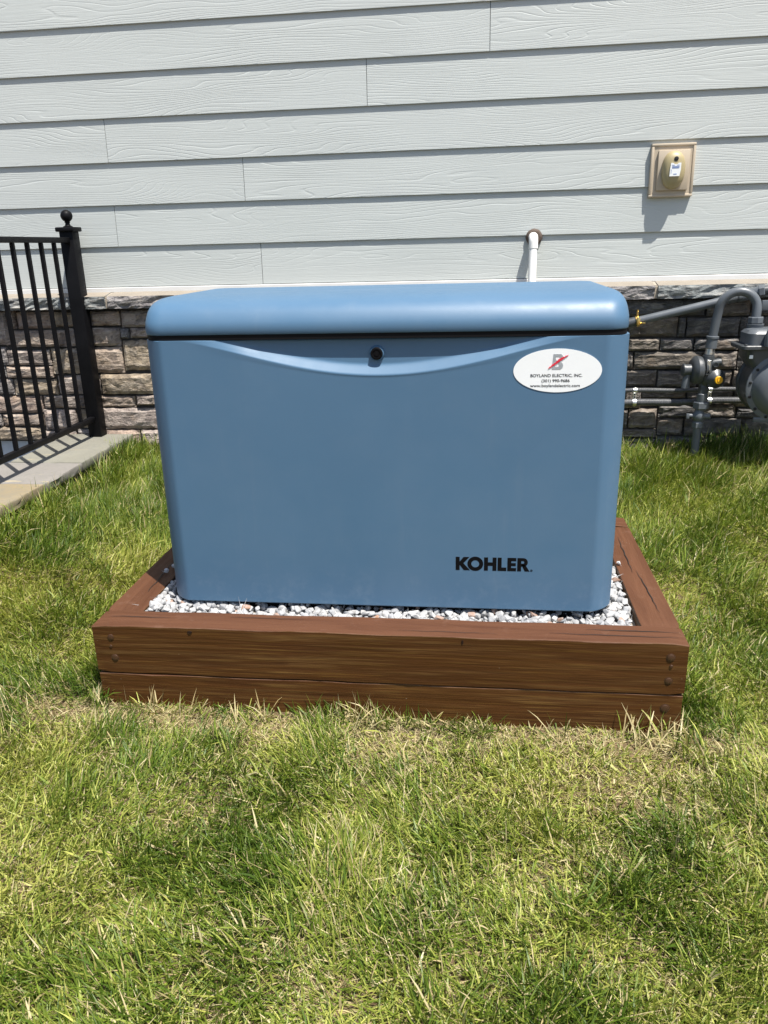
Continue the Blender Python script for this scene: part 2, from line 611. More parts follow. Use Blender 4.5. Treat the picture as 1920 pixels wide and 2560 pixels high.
# ------------------------------------------------------------------ house wall
house = empty("house", (0, WY, 0), 'pale grey lap-sided house wall above a stone veneer base', 'house')
HX0, HX1 = -4.2, 4.2
EXP = 0.1778
Z0 = 0.773
siding = B().box((HX0, 1.775, 0.70), (HX1, 2.0, 3.1)).build("siding", MAT['mortar'], house)
siding['label'] = 'pale grey horizontal lap siding with wood grain texture'
joints = {0: [-0.746], 1: [-1.418, 2.24], 2: [-0.80, 2.86], 3: [-1.415, 2.25], 4: [-0.24, 3.4], 5: [0.269, -3.4], 6: [-1.9, 1.76], 7: [-0.6, 3.05], 8: [0.9, -2.75], 9: [-1.3, 2.35], 10: [-0.1], 11: [1.2, -2.4], 12: [-0.7]}
for row in range(13):
    z = Z0 + row * EXP
    cuts = [HX0] + sorted(joints.get(row, [])) + [HX1]
    for a, b in zip(cuts, cuts[1:]):
        g = 0.0012
        prof = [(WY + 0.0005, z + 0.0015), (WY, z + 0.003), (WY + 0.0100, z + EXP + 0.030), (WY + 0.0158, z + EXP + 0.030), (WY + 0.0060, z + 0.0012)]
        bb = B()
        xs_ = (a + g, b - g)
        vs = [(x, y, zz) for x in xs_ for (y, zz) in prof]
        n = len(prof)
        fs = [tuple(range(n - 1, -1, -1)), tuple(range(n, 2 * n))] + [(i, (i + 1) % n, n + (i + 1) % n, n + i) for i in range(n)]
        bb.add(vs, fs)
        bb.build("siding_plank", MAT['siding'], siding, smooth=False)
B().box((HX0, 1.738, 0.750), (HX1, 1.772, Z0 - 0.001), 0.002, 1).build("flashing_trim", MAT['white'], house)

# ledge (water table)
ledge = B().box((HX0, 1.668, 0.683), (HX1, 1.775, 0.7375)).build("ledge", MAT['joint'], house)
ledge['label'] = 'rock-faced grey ledge course with beige sloped top'


def ledge_mesh(seed, nx=26, nz=5):
    r = random.Random(seed)
    L = 0.600
    b = B()
    grid = []
    for j in range(nz + 1):
        row = []
        for i in range(nx + 1):
            x = L * i / nx
            z = -0.055 * (1 - j / nz)
            p = Vector((x * 13 + seed * 7, z * 30, seed * 3.1))
            d = 0.014 * mnoise.noise(p) + 0.008 * mnoise.noise(p * 2.7) + 0.004 * mnoise.noise(p * 6)
            if j in (0, nz):
                d = d * 0.5 + 0.002
            row.append(b.bm.verts.new((x, d, z + (0.003 * mnoise.noise(p * 3) if j == 0 else 0))))
        grid.append(row)
    for j in range(nz):
        for i in range(nx):
            b.bm.faces.new((grid[j][i], grid[j][i + 1], grid[j + 1][i + 1], grid[j + 1][i]))
    top = [b.bm.verts.new((L * i / nx, 0.092, 0.0165)) for i in range(nx + 1)]
    bot = [b.bm.verts.new((L * i / nx, 0.092, -0.055)) for i in range(nx + 1)]
    tops = []
    for i in range(nx):
        tops.append(b.bm.faces.new((grid[nz][i], grid[nz][i + 1], top[i + 1], top[i])))
        b.bm.faces.new((bot[i], bot[i + 1], grid[0][i + 1], grid[0][i]))
    for i in (0, nx):
        b.bm.faces.new([grid[j][i] for j in range(nz + 1)] + [top[i], bot[i]])
    bmesh.ops.recalc_face_normals(b.bm, faces=b.bm.faces[:])
    me = bpy.data.meshes.new("ledge_stone")
    for f in tops:
        f.material_index = 1
    b.bm.to_mesh(me)
    b.bm.free()
    me.materials.append(MAT['stone'])
    me.materials.append(MAT['ledgetop'])
    return me


lm = [ledge_mesh(s) for s in range(4)]
k0 = -1.47 - 0.614 * 4
for i in range(13):
    x = k0 + 0.614 * i + 0.007
    if x < HX0 or x + 0.6 > HX1:
        continue
    o = link("ledge_stone", lm[i % 4], None, ledge, (x, 1.655, 0.737))
    o.color = (0.30 + random.uniform(-.04, .04), 0.285, 0.275, 1)

for i in range(14):
    x = k0 + 0.614 * i
    if HX0 < x < HX1:
        jb = B()
        pr_ = [(1.664, 0.684), (1.664, 0.7325), (1.7475, 0.7515), (1.7475, 0.684)]
        jb.add([(xx, y_, z_) for xx in (x - .0072, x + .0072) for y_, z_ in pr_], [(0, 1, 2, 3), (4, 5, 6, 7), (0, 1, 5, 4), (1, 2, 6, 5), (2, 3, 7, 6), (3, 0, 4, 7)])
        jb.build("mortar_joint", MAT['joint'], ledge, smooth=False)

# stone veneer
veneer = B().box((HX0, 1.735, 0.034), (HX1, 1.99, 0.70)).build("stone_veneer", MAT['mortar'], house)
veneer['label'] = 'brown and grey stacked ledgestone veneer'
SL = [(-1.588, 0.599, -1.441, 0.668), (-1.438, 0.589, -1.285, 0.669), (-1.716, 0.504, -1.45, 0.592), (-1.447, 0.538, -1.406, 0.587), (-1.402, 0.54, -1.305, 0.589), (-1.812, 0.375, -1.638, 0.498), (-1.633, 0.375, -1.452, 0.502), (-1.447, 0.388, -1.307, 0.533), (-1.576, 0.275, -1.316, 0.373), (-1.594, 0.209, -1.416, 0.267), (-1.412, 0.219, -1.313, 0.27), (-1.595, 0.101, -1.309, 0.207), (-1.408, 0.01, -1.31, 0.099), (-1.60, 0.0, -1.412, 0.099), (-2.091, 0.515, -2.010, 0.677), (-2.006, 0.591, -1.967, 0.676), (-1.964, 0.589, -1.783, 0.67), (-1.778, 0.597, -1.592, 0.667), (-1.991, 0.505, -1.72, 0.585), (-2.118, 0.418, -2.041, 0.506), (-2.037, 0.417, -1.816, 0.493), (-2.133, 0.357, -2.062, 0.414), (-2.057, 0.356, -1.816, 0.413), (-2.148, 0.273, -2.036, 0.353), (-2.032, 0.272, -1.809, 0.35), (-1.803, 0.273, -1.582, 0.367), (-2.165, 0.181, -1.902, 0.269), (-1.894, 0.204, -1.672, 0.268), (-1.669, 0.207, -1.598, 0.267), (-2.181, 0.116, -2.128, 0.177), (-2.124, 0.116, -1.908, 0.177), (-1.902, 0.097, -1.733, 0.199), (-1.727, 0.105, -1.602, 0.2), (-2.195, 0.042, -1.922, 0.112), (-1.916, 0.035, -1.744, 0.092), (-1.74, 0.03, -1.604, 0.1)]
SR = [(0.864, 0.605, 1.209, 0.675), (1.213, 0.601, 1.393, 0.674), (1.395, 0.598, 1.479, 0.674), (0.892, 0.516, 1.1, 0.601), (1.102, 0.514, 1.135, 0.599), (1.137, 0.515, 1.358, 0.598), (1.36, 0.513, 1.488, 0.597), (0.893, 0.457, 1.029, 0.512), (1.032, 0.457, 1.174, 0.51), (1.177, 0.456, 1.362, 0.508), (1.364, 0.454, 1.497, 0.51), (0.891, 0.376, 0.923, 0.454), (0.926, 0.375, 1.217, 0.452), (1.219, 0.373, 1.362, 0.452), (1.364, 0.372, 1.506, 0.451), (0.89, 0.297, 1.03, 0.372), (1.033, 0.296, 1.204, 0.369), (1.207, 0.297, 1.352, 0.37), (1.355, 0.296, 1.516, 0.369), (0.892, 0.202, 0.97, 0.293), (0.972, 0.244, 1.165, 0.292), (1.168, 0.243, 1.364, 0.291), (1.369, 0.205, 1.527, 0.292), (0.894, 0.109, 0.916, 0.198), (0.919, 0.11, 1.044, 0.199), (0.975, 0.219, 1.169, 0.241), (1.048, 0.157, 1.219, 0.216), (1.172, 0.218, 1.364, 0.24), (1.222, 0.158, 1.385, 0.216), (1.388, 0.156, 1.536, 0.201), (1.051, 0.076, 1.164, 0.154), (1.167, 0.073, 1.413, 0.155), (1.417, 0.051, 1.546, 0.151), (0.894, 0.064, 1.047, 0.106), (1.05, 0.005, 1.232, 0.07), (1.235, 0.005, 1.411, 0.07), (0.894, 0.0, 1.047, 0.06), (1.417, -0.01, 1.6, 0.048)]


def fill_stones(x0, x1, seed):
    r = random.Random(seed)
    out = []
    z = 0.0
    while z < 0.668:
        h = r.choice((0.055, 0.07, 0.085, 0.10, 0.115))
        if z + h > 0.63:
            h = 0.672 - z
        x = x0 + (0 if x0 > -3 else -r.uniform(0, .1))
        while x < x1 - 0.002:
            wd = r.uniform(0.11, 0.36)
            if x1 - (x + wd) < 0.09:
                wd = x1 - x
            if h > 0.09 and r.random() < 0.3:
                f = r.uniform(0.4, 0.6)
                out.append((x, z, x + wd, z + h * f - 0.002))
                out.append((x, z + h * f + 0.002, x + wd, z + h - 0.004))
            else:
                out.append((x, z, x + wd, z + h - 0.004))
            x += wd + 0.004
        z += h
    return out


def stone_mesh(seed, nx=9, nz=6):
    """unit rock face, x and z 0..1, front towards -y, edges drawn back"""
    b = B()
    grid = []
    for j in range(nz + 1):
        row = []
        for i in range(nx + 1):
            u, v = i / nx, j / nz
            e = min(u, 1 - u, (v), (1 - v))
            ed = 0.45 * (1 - min(1, e / 0.13)) ** 1.5
            p = Vector((u * 2.6 + seed * 5.3, v * 1.9, seed * 2.7))
            d = 0.55 * mnoise.noise(p) + 0.42 * abs(mnoise.noise(p * 2.1)) + 0.22 * mnoise.noise(p * 4.6)
            jx = 0.018 * mnoise.noise(p * 3 + Vector((9, 0, 0)))
            jz = 0.045 * mnoise.noise(p * 2.2 + Vector((0, 9, 0)))
            row.append(b.bm.verts.new((u + jx, ed - 0.45 * d, v + jz)))
        grid.append(row)
    for j in range(nz):
        for i in range(nx):
            b.bm.faces.new((grid[j][i], grid[j][i + 1], grid[j + 1][i + 1], grid[j + 1][i]))
    rim = [grid[0][i] for i in range(nx + 1)] + [grid[j][nx] for j in range(1, nz + 1)] + [grid[nz][i] for i in range(nx - 1, -1, -1)] + [grid[j][0] for j in range(nz - 1, 0, -1)]
    back = [b.bm.verts.new((v.co.x, 1.9, v.co.z)) for v in rim]
    for i in range(len(rim)):
        k = (i + 1) % len(rim)
        b.bm.faces.new((rim[k], rim[i], back[i], back[k]))
    bmesh.ops.recalc_face_normals(b.bm, faces=b.bm.faces[:])
    me = bpy.data.meshes.new("stone")
    b.bm.to_mesh(me)
    b.bm.free()
    me.materials.append(MAT['stone'])
    return me


stone_protos = [stone_mesh(s) for s in range(16)]
tanset = [(0.34, 0.27, 0.21), (0.30, 0.25, 0.21), (0.25, 0.23, 0.215), (0.37, 0.28, 0.22), (0.22, 0.215, 0.21), (0.31, 0.25, 0.175), (0.36, 0.30, 0.26)]
greyset = [(0.185, 0.165, 0.145), (0.16, 0.15, 0.14), (0.21, 0.175, 0.14), (0.14, 0.137, 0.135), (0.175, 0.15, 0.12), (0.23, 0.20, 0.17)]
allst = [(s, 'tan') for s in SL] + [(s, 'grey') for s in SR]
allst += [(s, 'tan') for s in fill_stones(-1.303, -0.2, 3)] + [(s, 'grey') for s in fill_stones(-0.196, 0.86, 4)]
allst += [(s, 'grey') for s in fill_stones(1.605, 2.9, 5)] + [(s, 'tan') for s in fill_stones(-3.4, -2.2, 6)]
rs = random.Random(21)
for (x0, z0, x1, z1), fam in allst:
    g = 0.0022
    me = rs.choice(stone_protos)
    o = link("stone", me, None, veneer, (x0 + g, 1.704 + rs.uniform(-0.006, 0.008), z0 + g))
    o.scale = (x1 - x0 - 2 * g, 0.026, z1 - z0 - 2 * g)
    c = rs.choice(tanset if fam == 'tan' else greyset)
    k = rs.uniform(0.85, 1.12) * (1.12 if fam == 'tan' else 1.0)
    o.color = (c[0] * k, c[1] * k, c[2] * k, 1)
B().box((HX0, 1.741, -2.4), (HX1, 1.99, 0.033)).build("foundation_wall", MAT['concrete'], house)

# ------------------------------------------------------------------ stairwell with coping, fence
tag(B().box((-3.3, -0.9, -2.4), (-1.5, 1.744, -2.3)).build("stairwell_floor", MAT['concrete']), 'concrete floor at the foot of the basement stairwell', 'floor', kind='structure')
rw = empty("retaining_wall", (-1.6, 0.6, -0.1), 'low stairwell retaining wall capped with flagstones beside the lawn', 'wall')
B().box((-1.745, -0.60, -2.3), (-1.475, 1.743, SLAB_Z - 0.042)).build("wall_core", MAT['wallstone'], rw)
B().box((-3.3, -0.88, -2.3), (-1.475, -0.602, SLAB_Z - 0.042)).build("wall_core", MAT['wallstone'], rw)
B().box((-3.3, -0.60, -2.3), (-3.02, 1.743, SLAB_Z - 0.042)).build("wall_core", MAT['wallstone'], rw)


def flagstone(poly, z0, z1, col, seed):
    """irregular slab from a plan outline, edges split and wavy"""
    pts = []
    n = len(poly)
    for i in range(n):
        a, b_ = Vector(poly[i]), Vector(poly[(i + 1) % n])
        k = max(2, int((b_ - a).length / 0.03))
        for t in range(k):
            p = a.lerp(b_, t / k)
            q = Vector((p.x * 14 + seed, p.y * 14, seed))
            if 0 < t:
                p = p + Vector((mnoise.noise(q), mnoise.noise(q + Vector((5, 5, 5))))) * 0.006
            pts.append(p)
    b = B()
    rings = []
    cx = sum((p.x for p in pts)) / len(pts)
    cy = sum((p.y for p in pts)) / len(pts)
    for z, ins in ((z0, 0.010), (z0 + 0.008, 0.002), ((z0 + z1) / 2, 0.004), (z1 - 0.006, 0.0), (z1, 0.004)):
        ring = []
        for p in pts:
            d = Vector((cx - p.x, cy - p.y)).normalized()
            jit = 0.004 * mnoise.noise(Vector((p.x * 30, p.y * 30, z * 90 + seed)))
            ring.append(b.bm.verts.new((p.x + d.x * (ins + jit), p.y + d.y * (ins + jit), z)))
        rings.append(ring)
    for r0, r1 in zip(rings, rings[1:]):
        for i in range(len(pts)):
            j = (i + 1) % len(pts)
            b.bm.faces.new((r0[i], r0[j], r1[j], r1[i]))
    b.bm.faces.new(rings[0][::-1])
    b.bm.faces.new(rings[-1])
    o = b.build("coping_stone", MAT['flag'], rw, angle=50)
    o.color = (*col, 1)
    return o


ST = SLAB_Z
flagstone([(-1.435, 1.162), (-1.445, 1.70), (-1.78, 1.70), (-1.77, 1.168)], ST - 0.04, ST, (0.20, 0.193, 0.155), 1)
flagstone([(-1.430, 0.845), (-1.434, 1.157), (-1.782, 1.163), (-1.79, 0.85)], ST - 0.042, ST - 0.001, (0.215, 0.198, 0.182), 2)
flagstone([(-1.428, 0.30), (-1.429, 0.840), (-1.79, 0.844), (-1.775, 0.30)], ST - 0.043, ST + 0.001, (0.235, 0.185, 0.105), 3)
flagstone([(-1.432, -0.28), (-1.43, 0.295), (-1.78, 0.295), (-1.79, -0.28)], ST - 0.041, ST, (0.35, 0.34, 0.30), 4)
flagstone([(-1.43, -0.90), (-1.43, -0.285), (-1.785, -0.285), (-1.785, -0.59), (-2.2, -0.59), (-2.2, -0.90)], ST - 0.041, ST, (0.36, 0.33, 0.29), 5)
flagstone([(-2.205, -0.90), (-2.205, -0.59), (-3.0, -0.59), (-3.0, -0.3), (-3.32, -0.3), (-3.32, -0.90)], ST - 0.041, ST, (0.34, 0.33, 0.30), 6)

FX = -1.606
fence = empty("iron_fence", (FX, 1.0, ST), 'black metal picket fence with ball-topped post on the flagstone coping', 'fence')
PW = 0.0315
post = B().box((FX - PW, 1.632, ST), (FX + PW, 1.632 + 2 * PW, 1.023), 0.003).build("post", MAT['black'], fence)
pc = 1.632 + PW
bb = B().box((FX - 0.043, pc - 0.043, 1.0215), (FX + 0.043, pc + 0.043, 1.041), 0.005, 2)
bb.build("post_cap", MAT['black'], post)
B().lathe((FX, pc, 1.040), (0, 0, 1), [(0, .020), (.004, .021), (.006, .015), (.011, .011), (.018, .0095), (.022, .013), (.0245, .013)] + [(.049 + .026 * math.sin(a), .026 * math.cos(a)) for a in np.linspace(-1.25, 1.56, 16)], 28).build("ball_finial", MAT['black'], post)
B().box((FX - 0.017, -0.75, 0.9735), (FX + 0.017, 1.6315, 0.997), 0.003).build("top_rail", MAT['black'], fence)
B().box((FX - 0.013, -0.75, 0.156), (FX + 0.013, 1.6315, 0.181), 0.003).build("bottom_rail", MAT['black'], fence)
pk0 = B().box((FX - 0.008, 1.515 - 0.008, 0.1811), (FX + 0.008, 1.515 + 0.008, 0.9734), 0.0015, 1).build("picket", MAT['black'], fence)
for i in range(1, 21):
    o = pk0.copy()
    C.objects.link(o)
    o.location.y -= 0.1078 * i
B().box((FX - PW, -0.813, ST + 0.001), (FX + PW, -0.75, 1.023), 0.003).build("post", MAT['black'], fence)

# ================================================================== OBJECTS
# ------------------------------------------------------------------ timber frame
XL, XR, YF, YB = -0.758, 0.757, -0.152, 0.785
TW, TH = 0.093, 0.140
frame = empty("timber_frame", (0, 0.3, -0.28), 'brown stained two-course timber frame holding white gravel in the lawn', 'frame')


def timber(a, b, mat=MAT['timber'], seed=0):
    """beam with softened, slightly wavy arrises; long axis becomes local x"""
    a, b = Vector(a), Vector(b)
    size = b - a
    along_y = size.y > size.x
    L = size.y if along_y else size.x
    Wd = size.x if along_y else size.y
    H = size.z
    r = 0.0022
    prof = []
    for cx, cy, a0 in ((Wd / 2 - r, H / 2 - r, 0), (-Wd / 2 + r, H / 2 - r, 90), (-Wd / 2 + r, -H / 2 + r, 180), (Wd / 2 - r, -H / 2 + r, 270)):
        for t in (0, 45, 90):
            an = math.radians(a0 + t)
            prof.append((cx + r * math.cos(an), cy + r * math.sin(an)))
    n = 40
    bb = B()
    rings = []
    for i in range(n + 1):
        x = -L / 2 + L * i / n
        e = 0.0025 if i in (0, n) else 0.0
        ring = []
        for (py, pz) in prof:
            q = Vector((x * 6 + seed * 3.7, py * 20, pz * 20))
            d = 0.0016 * mnoise.noise(q) + 0.0008 * mnoise.noise(q * 4)
            s = 1 - e / (Wd / 2)
            ring.append(bb.bm.verts.new((x, py * s + d, pz * s + d)))
        rings.append(ring)
    m_ = len(prof)
    for r0, r1 in zip(rings, rings[1:]):
        for i in range(m_):
            bb.bm.faces.new((r0[i], r0[(i + 1) % m_], r1[(i + 1) % m_], r1[i]))
    bb.bm.faces.new(rings[0][::-1])
    bb.bm.faces.new(rings[-1])
    o = bb.build("timber", mat, None, origin=(0, 0, 0), angle=14)
    o.location = (a + b) / 2
    if along_y:
        o.rotation_euler.z = PI / 2
    setparent(o, frame)
    return o


def bolt(par, x, z, r, y=YF):
    b = B().lathe((x, y + 0.003, z), (0, -1, 0), [(0, r * 1.3), (.003, r * 1.25), (.0032, r), (.0048, r * 0.96), (.0054, r * .8)], 14 if r > .006 else 10)
    o = b.build("bolt", MAT['boltpaint'], None, angle=30)
    # parent is a plain (unrotated) beam
    setparent(o, par)


ftop = timber((XL, YF, -TH), (XR, YF + TW, 0.0), seed=1)
fbot = timber((XL + 0.001, YF + 0.0012, -2 * TH - 0.002), (XR - 0.002, YF + TW, -TH - 0.002), seed=2)
for (sx0, sx1, s) in ((XL, XL + TW + 0.010, 3), (XR - TW - 0.003, XR, 4)):
    timber((sx0, YF + TW + 0.0015, -TH), (sx1, YB - TW - 0.0015, -0.001), seed=s)
    timber((sx0 + .004, YF + TW + 0.0015, -2 * TH - 0.003), (sx1 - .004, YB - TW - 0.0015, -TH - 0.003), seed=s + 4)
timber((XL, YB - TW, -TH), (XR, YB, 0.0), seed=9)
timber((XL, YB - TW, -2 * TH - 0.003), (XR, YB - .004, -TH - 0.003), seed=10)
for x, z, r in ((-0.708, -0.034, 0.009), (-0.711, -0.060, 0.004), (-0.704, -0.094, 0.009), (0.716, -0.037, 0.009), (0.719, -0.060, 0.004), (0.716, -0.101, 0.0085)):
    bolt(ftop, x, z, r)
bolt(fbot, 0.714, -0.179, 0.010, YF + .0012)


# knots with checks in the front face: shallow carved rings
def knot(par, x, z, rx, rz, hole=False):
    b = B()
    n = 22
    prev = None
    for k, (f, d) in enumerate(((1.0, 0.0012), (0.9, -0.0016), (0.8, -0.0010), (0.4, -0.0016), (0.05, -0.0014))):
        ring = [b.bm.verts.new((x + rx * f * math.cos(t) * (1 + .08 * math.sin(3 * t)), YF + d, z + rz * f * math.sin(t))) for t in np.linspace(0, 2 * PI, n, endpoint=False)]
        if prev:
            for i in range(n):
                b.bm.faces.new((prev[i], prev[(i + 1) % n], ring[(i + 1) % n], ring[i]))
        prev = ring
    b.bm.faces.new(prev)
    b.build("knot", MAT['knotwood'] if hole else MAT['timber'], par)


knot(ftop, 0.214, -0.014, 0.0028, 0.0065, True)
knot(ftop, -0.490, -0.012, 0.0065, 0.0040, True)


# drying checks: flat dark ribbons just above the beam tops, painted shade of the cracks
def check(par, pts, wd):
    b = B()
    vs = []
    n = len(pts)
    for i, (x, y) in enumerate(pts):
        t = math.sin(PI * i / (n - 1)) * wd + 0.0003
        a = Vector(pts[min(i + 1, n - 1)]) - Vector(pts[max(i - 1, 0)])
        nrm = Vector((-a.y, a.x)).normalized() * t
        vs.append((b.bm.verts.new((x + nrm.x, y + nrm.y, 0.0019)), b.bm.verts.new((x - nrm.x, y - nrm.y, 0.0019))))
    for (a0, a1), (b0, b1) in zip(vs, vs[1:]):
        b.bm.faces.new((a0, b0, b1, a1))
    b.build("drying_check", MAT['hole'], par)


rq = random.Random(77)
sidebeams = [c for c in frame.children if c.name.startswith('timber')]
def crack(par, x0, y0, x1, y1, wd):
    n = 14
    check(par, [(x0 + (x1 - x0) * i / (n - 1) + rq.gauss(0, .0012), y0 + (y1 - y0) * i / (n - 1) + rq.gauss(0, .0008)) for i in range(n)], wd)


crack(ftop, 0.52, -0.092, 0.745, -0.094, 0.0011)
crack(ftop, 0.43, -0.118, 0.74, -0.121, 0.0009)
crack(ftop, -0.735, -0.100, -0.56, -0.098, 0.0009)
crack(ftop, -0.40, -0.085, -0.20, -0.084, 0.0006)
crack(ftop, 0.05, -0.128, 0.30, -0.130, 0.0005)
crack(frame, 0.722, 0.02, 0.712, 0.30, 0.0009)
crack(frame, 0.700, 0.28, 0.704, 0.58, 0.0010)
crack(frame, -0.690, 0.06, -0.700, 0.33, 0.0013)

# ------------------------------------------------------------------ gravel
def rock_protos(k):
    out = []
    for s in range(k):
        r = random.Random(100 + s)
        bm = bmesh.new()
        for i in range(13):
            v = Vector((r.gauss(0, 1), r.gauss(0, 1), r.gauss(0, 1))).normalized() * r.uniform(0.75, 1.05)
            bm.verts.new((v.x * 1.0, v.y * r.uniform(.7, .85), v.z * 0.6))
        bmesh.ops.convex_hull(bm, input=bm.verts[:])
        bmesh.ops.delete(bm, geom=[v for v in bm.verts if not v.link_faces], context='VERTS')
        bmesh.ops.triangulate(bm, faces=bm.faces[:])
        bmesh.ops.bevel(bm, geom=bm.edges[:], offset=0.07, segments=1, affect='EDGES')
        bmesh.ops.triangulate(bm, faces=bm.faces[:])
        bm.verts.index_update()
        out.append((np.array([v.co[:] for v in bm.verts]), np.array([[v.index for v in f.verts] for f in bm.faces])))
        bm.free()
    return out


protos = rock_protos(14)


def build_gravel():
    V, F, T = [], [], []
    off = 0
    r = random.Random(5)
    x0, x1, y0, y1 = XL + TW + 0.012, XR - TW - 0.008, YF + TW + 0.004, YB - TW
    n = 0
    spots = []
    step = 0.0135
    y = y0
    while y < y1:
        x = x0
        while x < x1:
            inside = (-0.545 < x < 0.545) and (0.06 < y < 0.61)
            if not inside:
                spots.append((x + r.uniform(-.006, .006), y + r.uniform(-.006, .006)))
            x += step
        y += step
    for layer in (0, 1):
        for (x, y) in spots:
            if layer == 1 and r.random() < 0.45:
                continue
            s = r.uniform(0.0085, 0.0185) * (1.15 if layer else 1)
            x = min(max(x, x0 + s * .6), x1 - s * .6)
            y = max(y, y0 + s * .6)
            vv, ff = protos[r.randrange(len(protos))]
            R = np.array(Matrix.Rotation(r.uniform(0, 6.28), 3, 'Z') @ Matrix.Rotation(r.gauss(0, .5), 3, 'X') @ Matrix.Rotation(r.gauss(0, .5), 3, 'Y'))
            heap = 0.012 * max(0, 1 - abs(x + 0.62) / 0.1) + 0.004 * math.sin(x * 23)
            z = (-0.026 if layer == 0 else -0.013) + heap + r.uniform(-.004, .004)
            V.append((vv * s) @ R.T + np.array((x, y, z)))
            F.append(ff + off)
            off += len(vv)
            u = r.random()
            if u < 0.035:
                c = (0.28, 0.16, 0.10)
            elif u < 0.3:
                k = r.uniform(0.20, 0.33)
                c = (k, k * 1.01, k * 1.03)
            else:
                k = r.uniform(0.29, 0.44)
                c = (k, k * 0.99, k * 0.97)
            T.append(np.tile(np.array((*c, 1.0), np.float32), (len(vv), 1)))
            n += 1
    V, F, T = np.concatenate(V), np.concatenate(F), np.concatenate(T)
    me = bpy.data.meshes.new("gravel")
    me.from_pydata(V.tolist(), [], F.tolist())
    at = me.attributes.new('tint', 'FLOAT_COLOR', 'POINT')
    at.data.foreach_set('color', T.astype(np.float32).ravel())
    o = link("gravel", me, MAT['gravel'])
    tag(o, 'white crushed stone gravel around the foot of the blue generator', 'gravel', kind='stuff')
    B().box((XL + TW - .02, YF + TW - .02, -0.30), (XR - TW + .02, YB - TW + .02, -0.03)).build("gravel_bed", MAT['joint'], frame)


build_gravel()


def pebble(x, y, z, s, seed, label, rotz):
    vv, ff = protos[seed % len(protos)]
    me = bpy.data.meshes.new("pebble")
    me.from_pydata((vv * s).tolist(), [], ff.tolist())
    at = me.attributes.new('tint', 'FLOAT_COLOR', 'POINT')
    at.data.foreach_set('color', np.tile(np.array((.46, .46, .46, 1), np.float32), len(vv)))
    o = link("pebble", me, MAT['gravel'], None, (x, y, z))
    o.rotation_euler = (0.1, -0.05, rotz)
    tag(o, label, 'pebble', 'loose pebbles on the timbers')


pebble(-0.688, 0.195, 0.009, 0.013, 1, 'loose white pebble on the left timber nearest the gravel corner', 0.5)
pebble(-0.676, 0.232, 0.010, 0.014, 2, 'loose white pebble on the left timber partly behind the generator edge', 1.4)
pebble(0.668, 0.337, 0.007, 0.010, 3, 'loose white pebble lying on the right-hand timber', 2.0)

# ------------------------------------------------------------------ generator
GW, GD, GR = 0.600, 0.660, 0.055
gen = empty("generator", (0, 0.33, 0), 'blue standby generator with rounded lid standing in white gravel', 'generator')


def swoosh_edge(x):
    t = abs(x) / 0.505
    if t >= 1:
        return 0.713
    return 0.713 - 0.088 * ((math.cos(PI * t) + 1) / 2) ** 0.66


def recess(x, z):
    """depth of the scooped hand recess at the top of the front panel"""
    ze = swoosh_edge(x)
    d = z - ze
    amp = min(1.0, (0.713 - ze) / 0.045)
    bead = -0.0012 * amp * math.exp(-((d - 0.001) / 0.0035) ** 2)
    if d <= 0:
        return bead
    s = min(1.0, d / 0.026)
    s2 = min(1.0, d / 0.07)
    return bead + amp * (0.0165 * (s * s * (3 - 2 * s) * 0.6 + 0.4 * s) + 0.004 * s2)


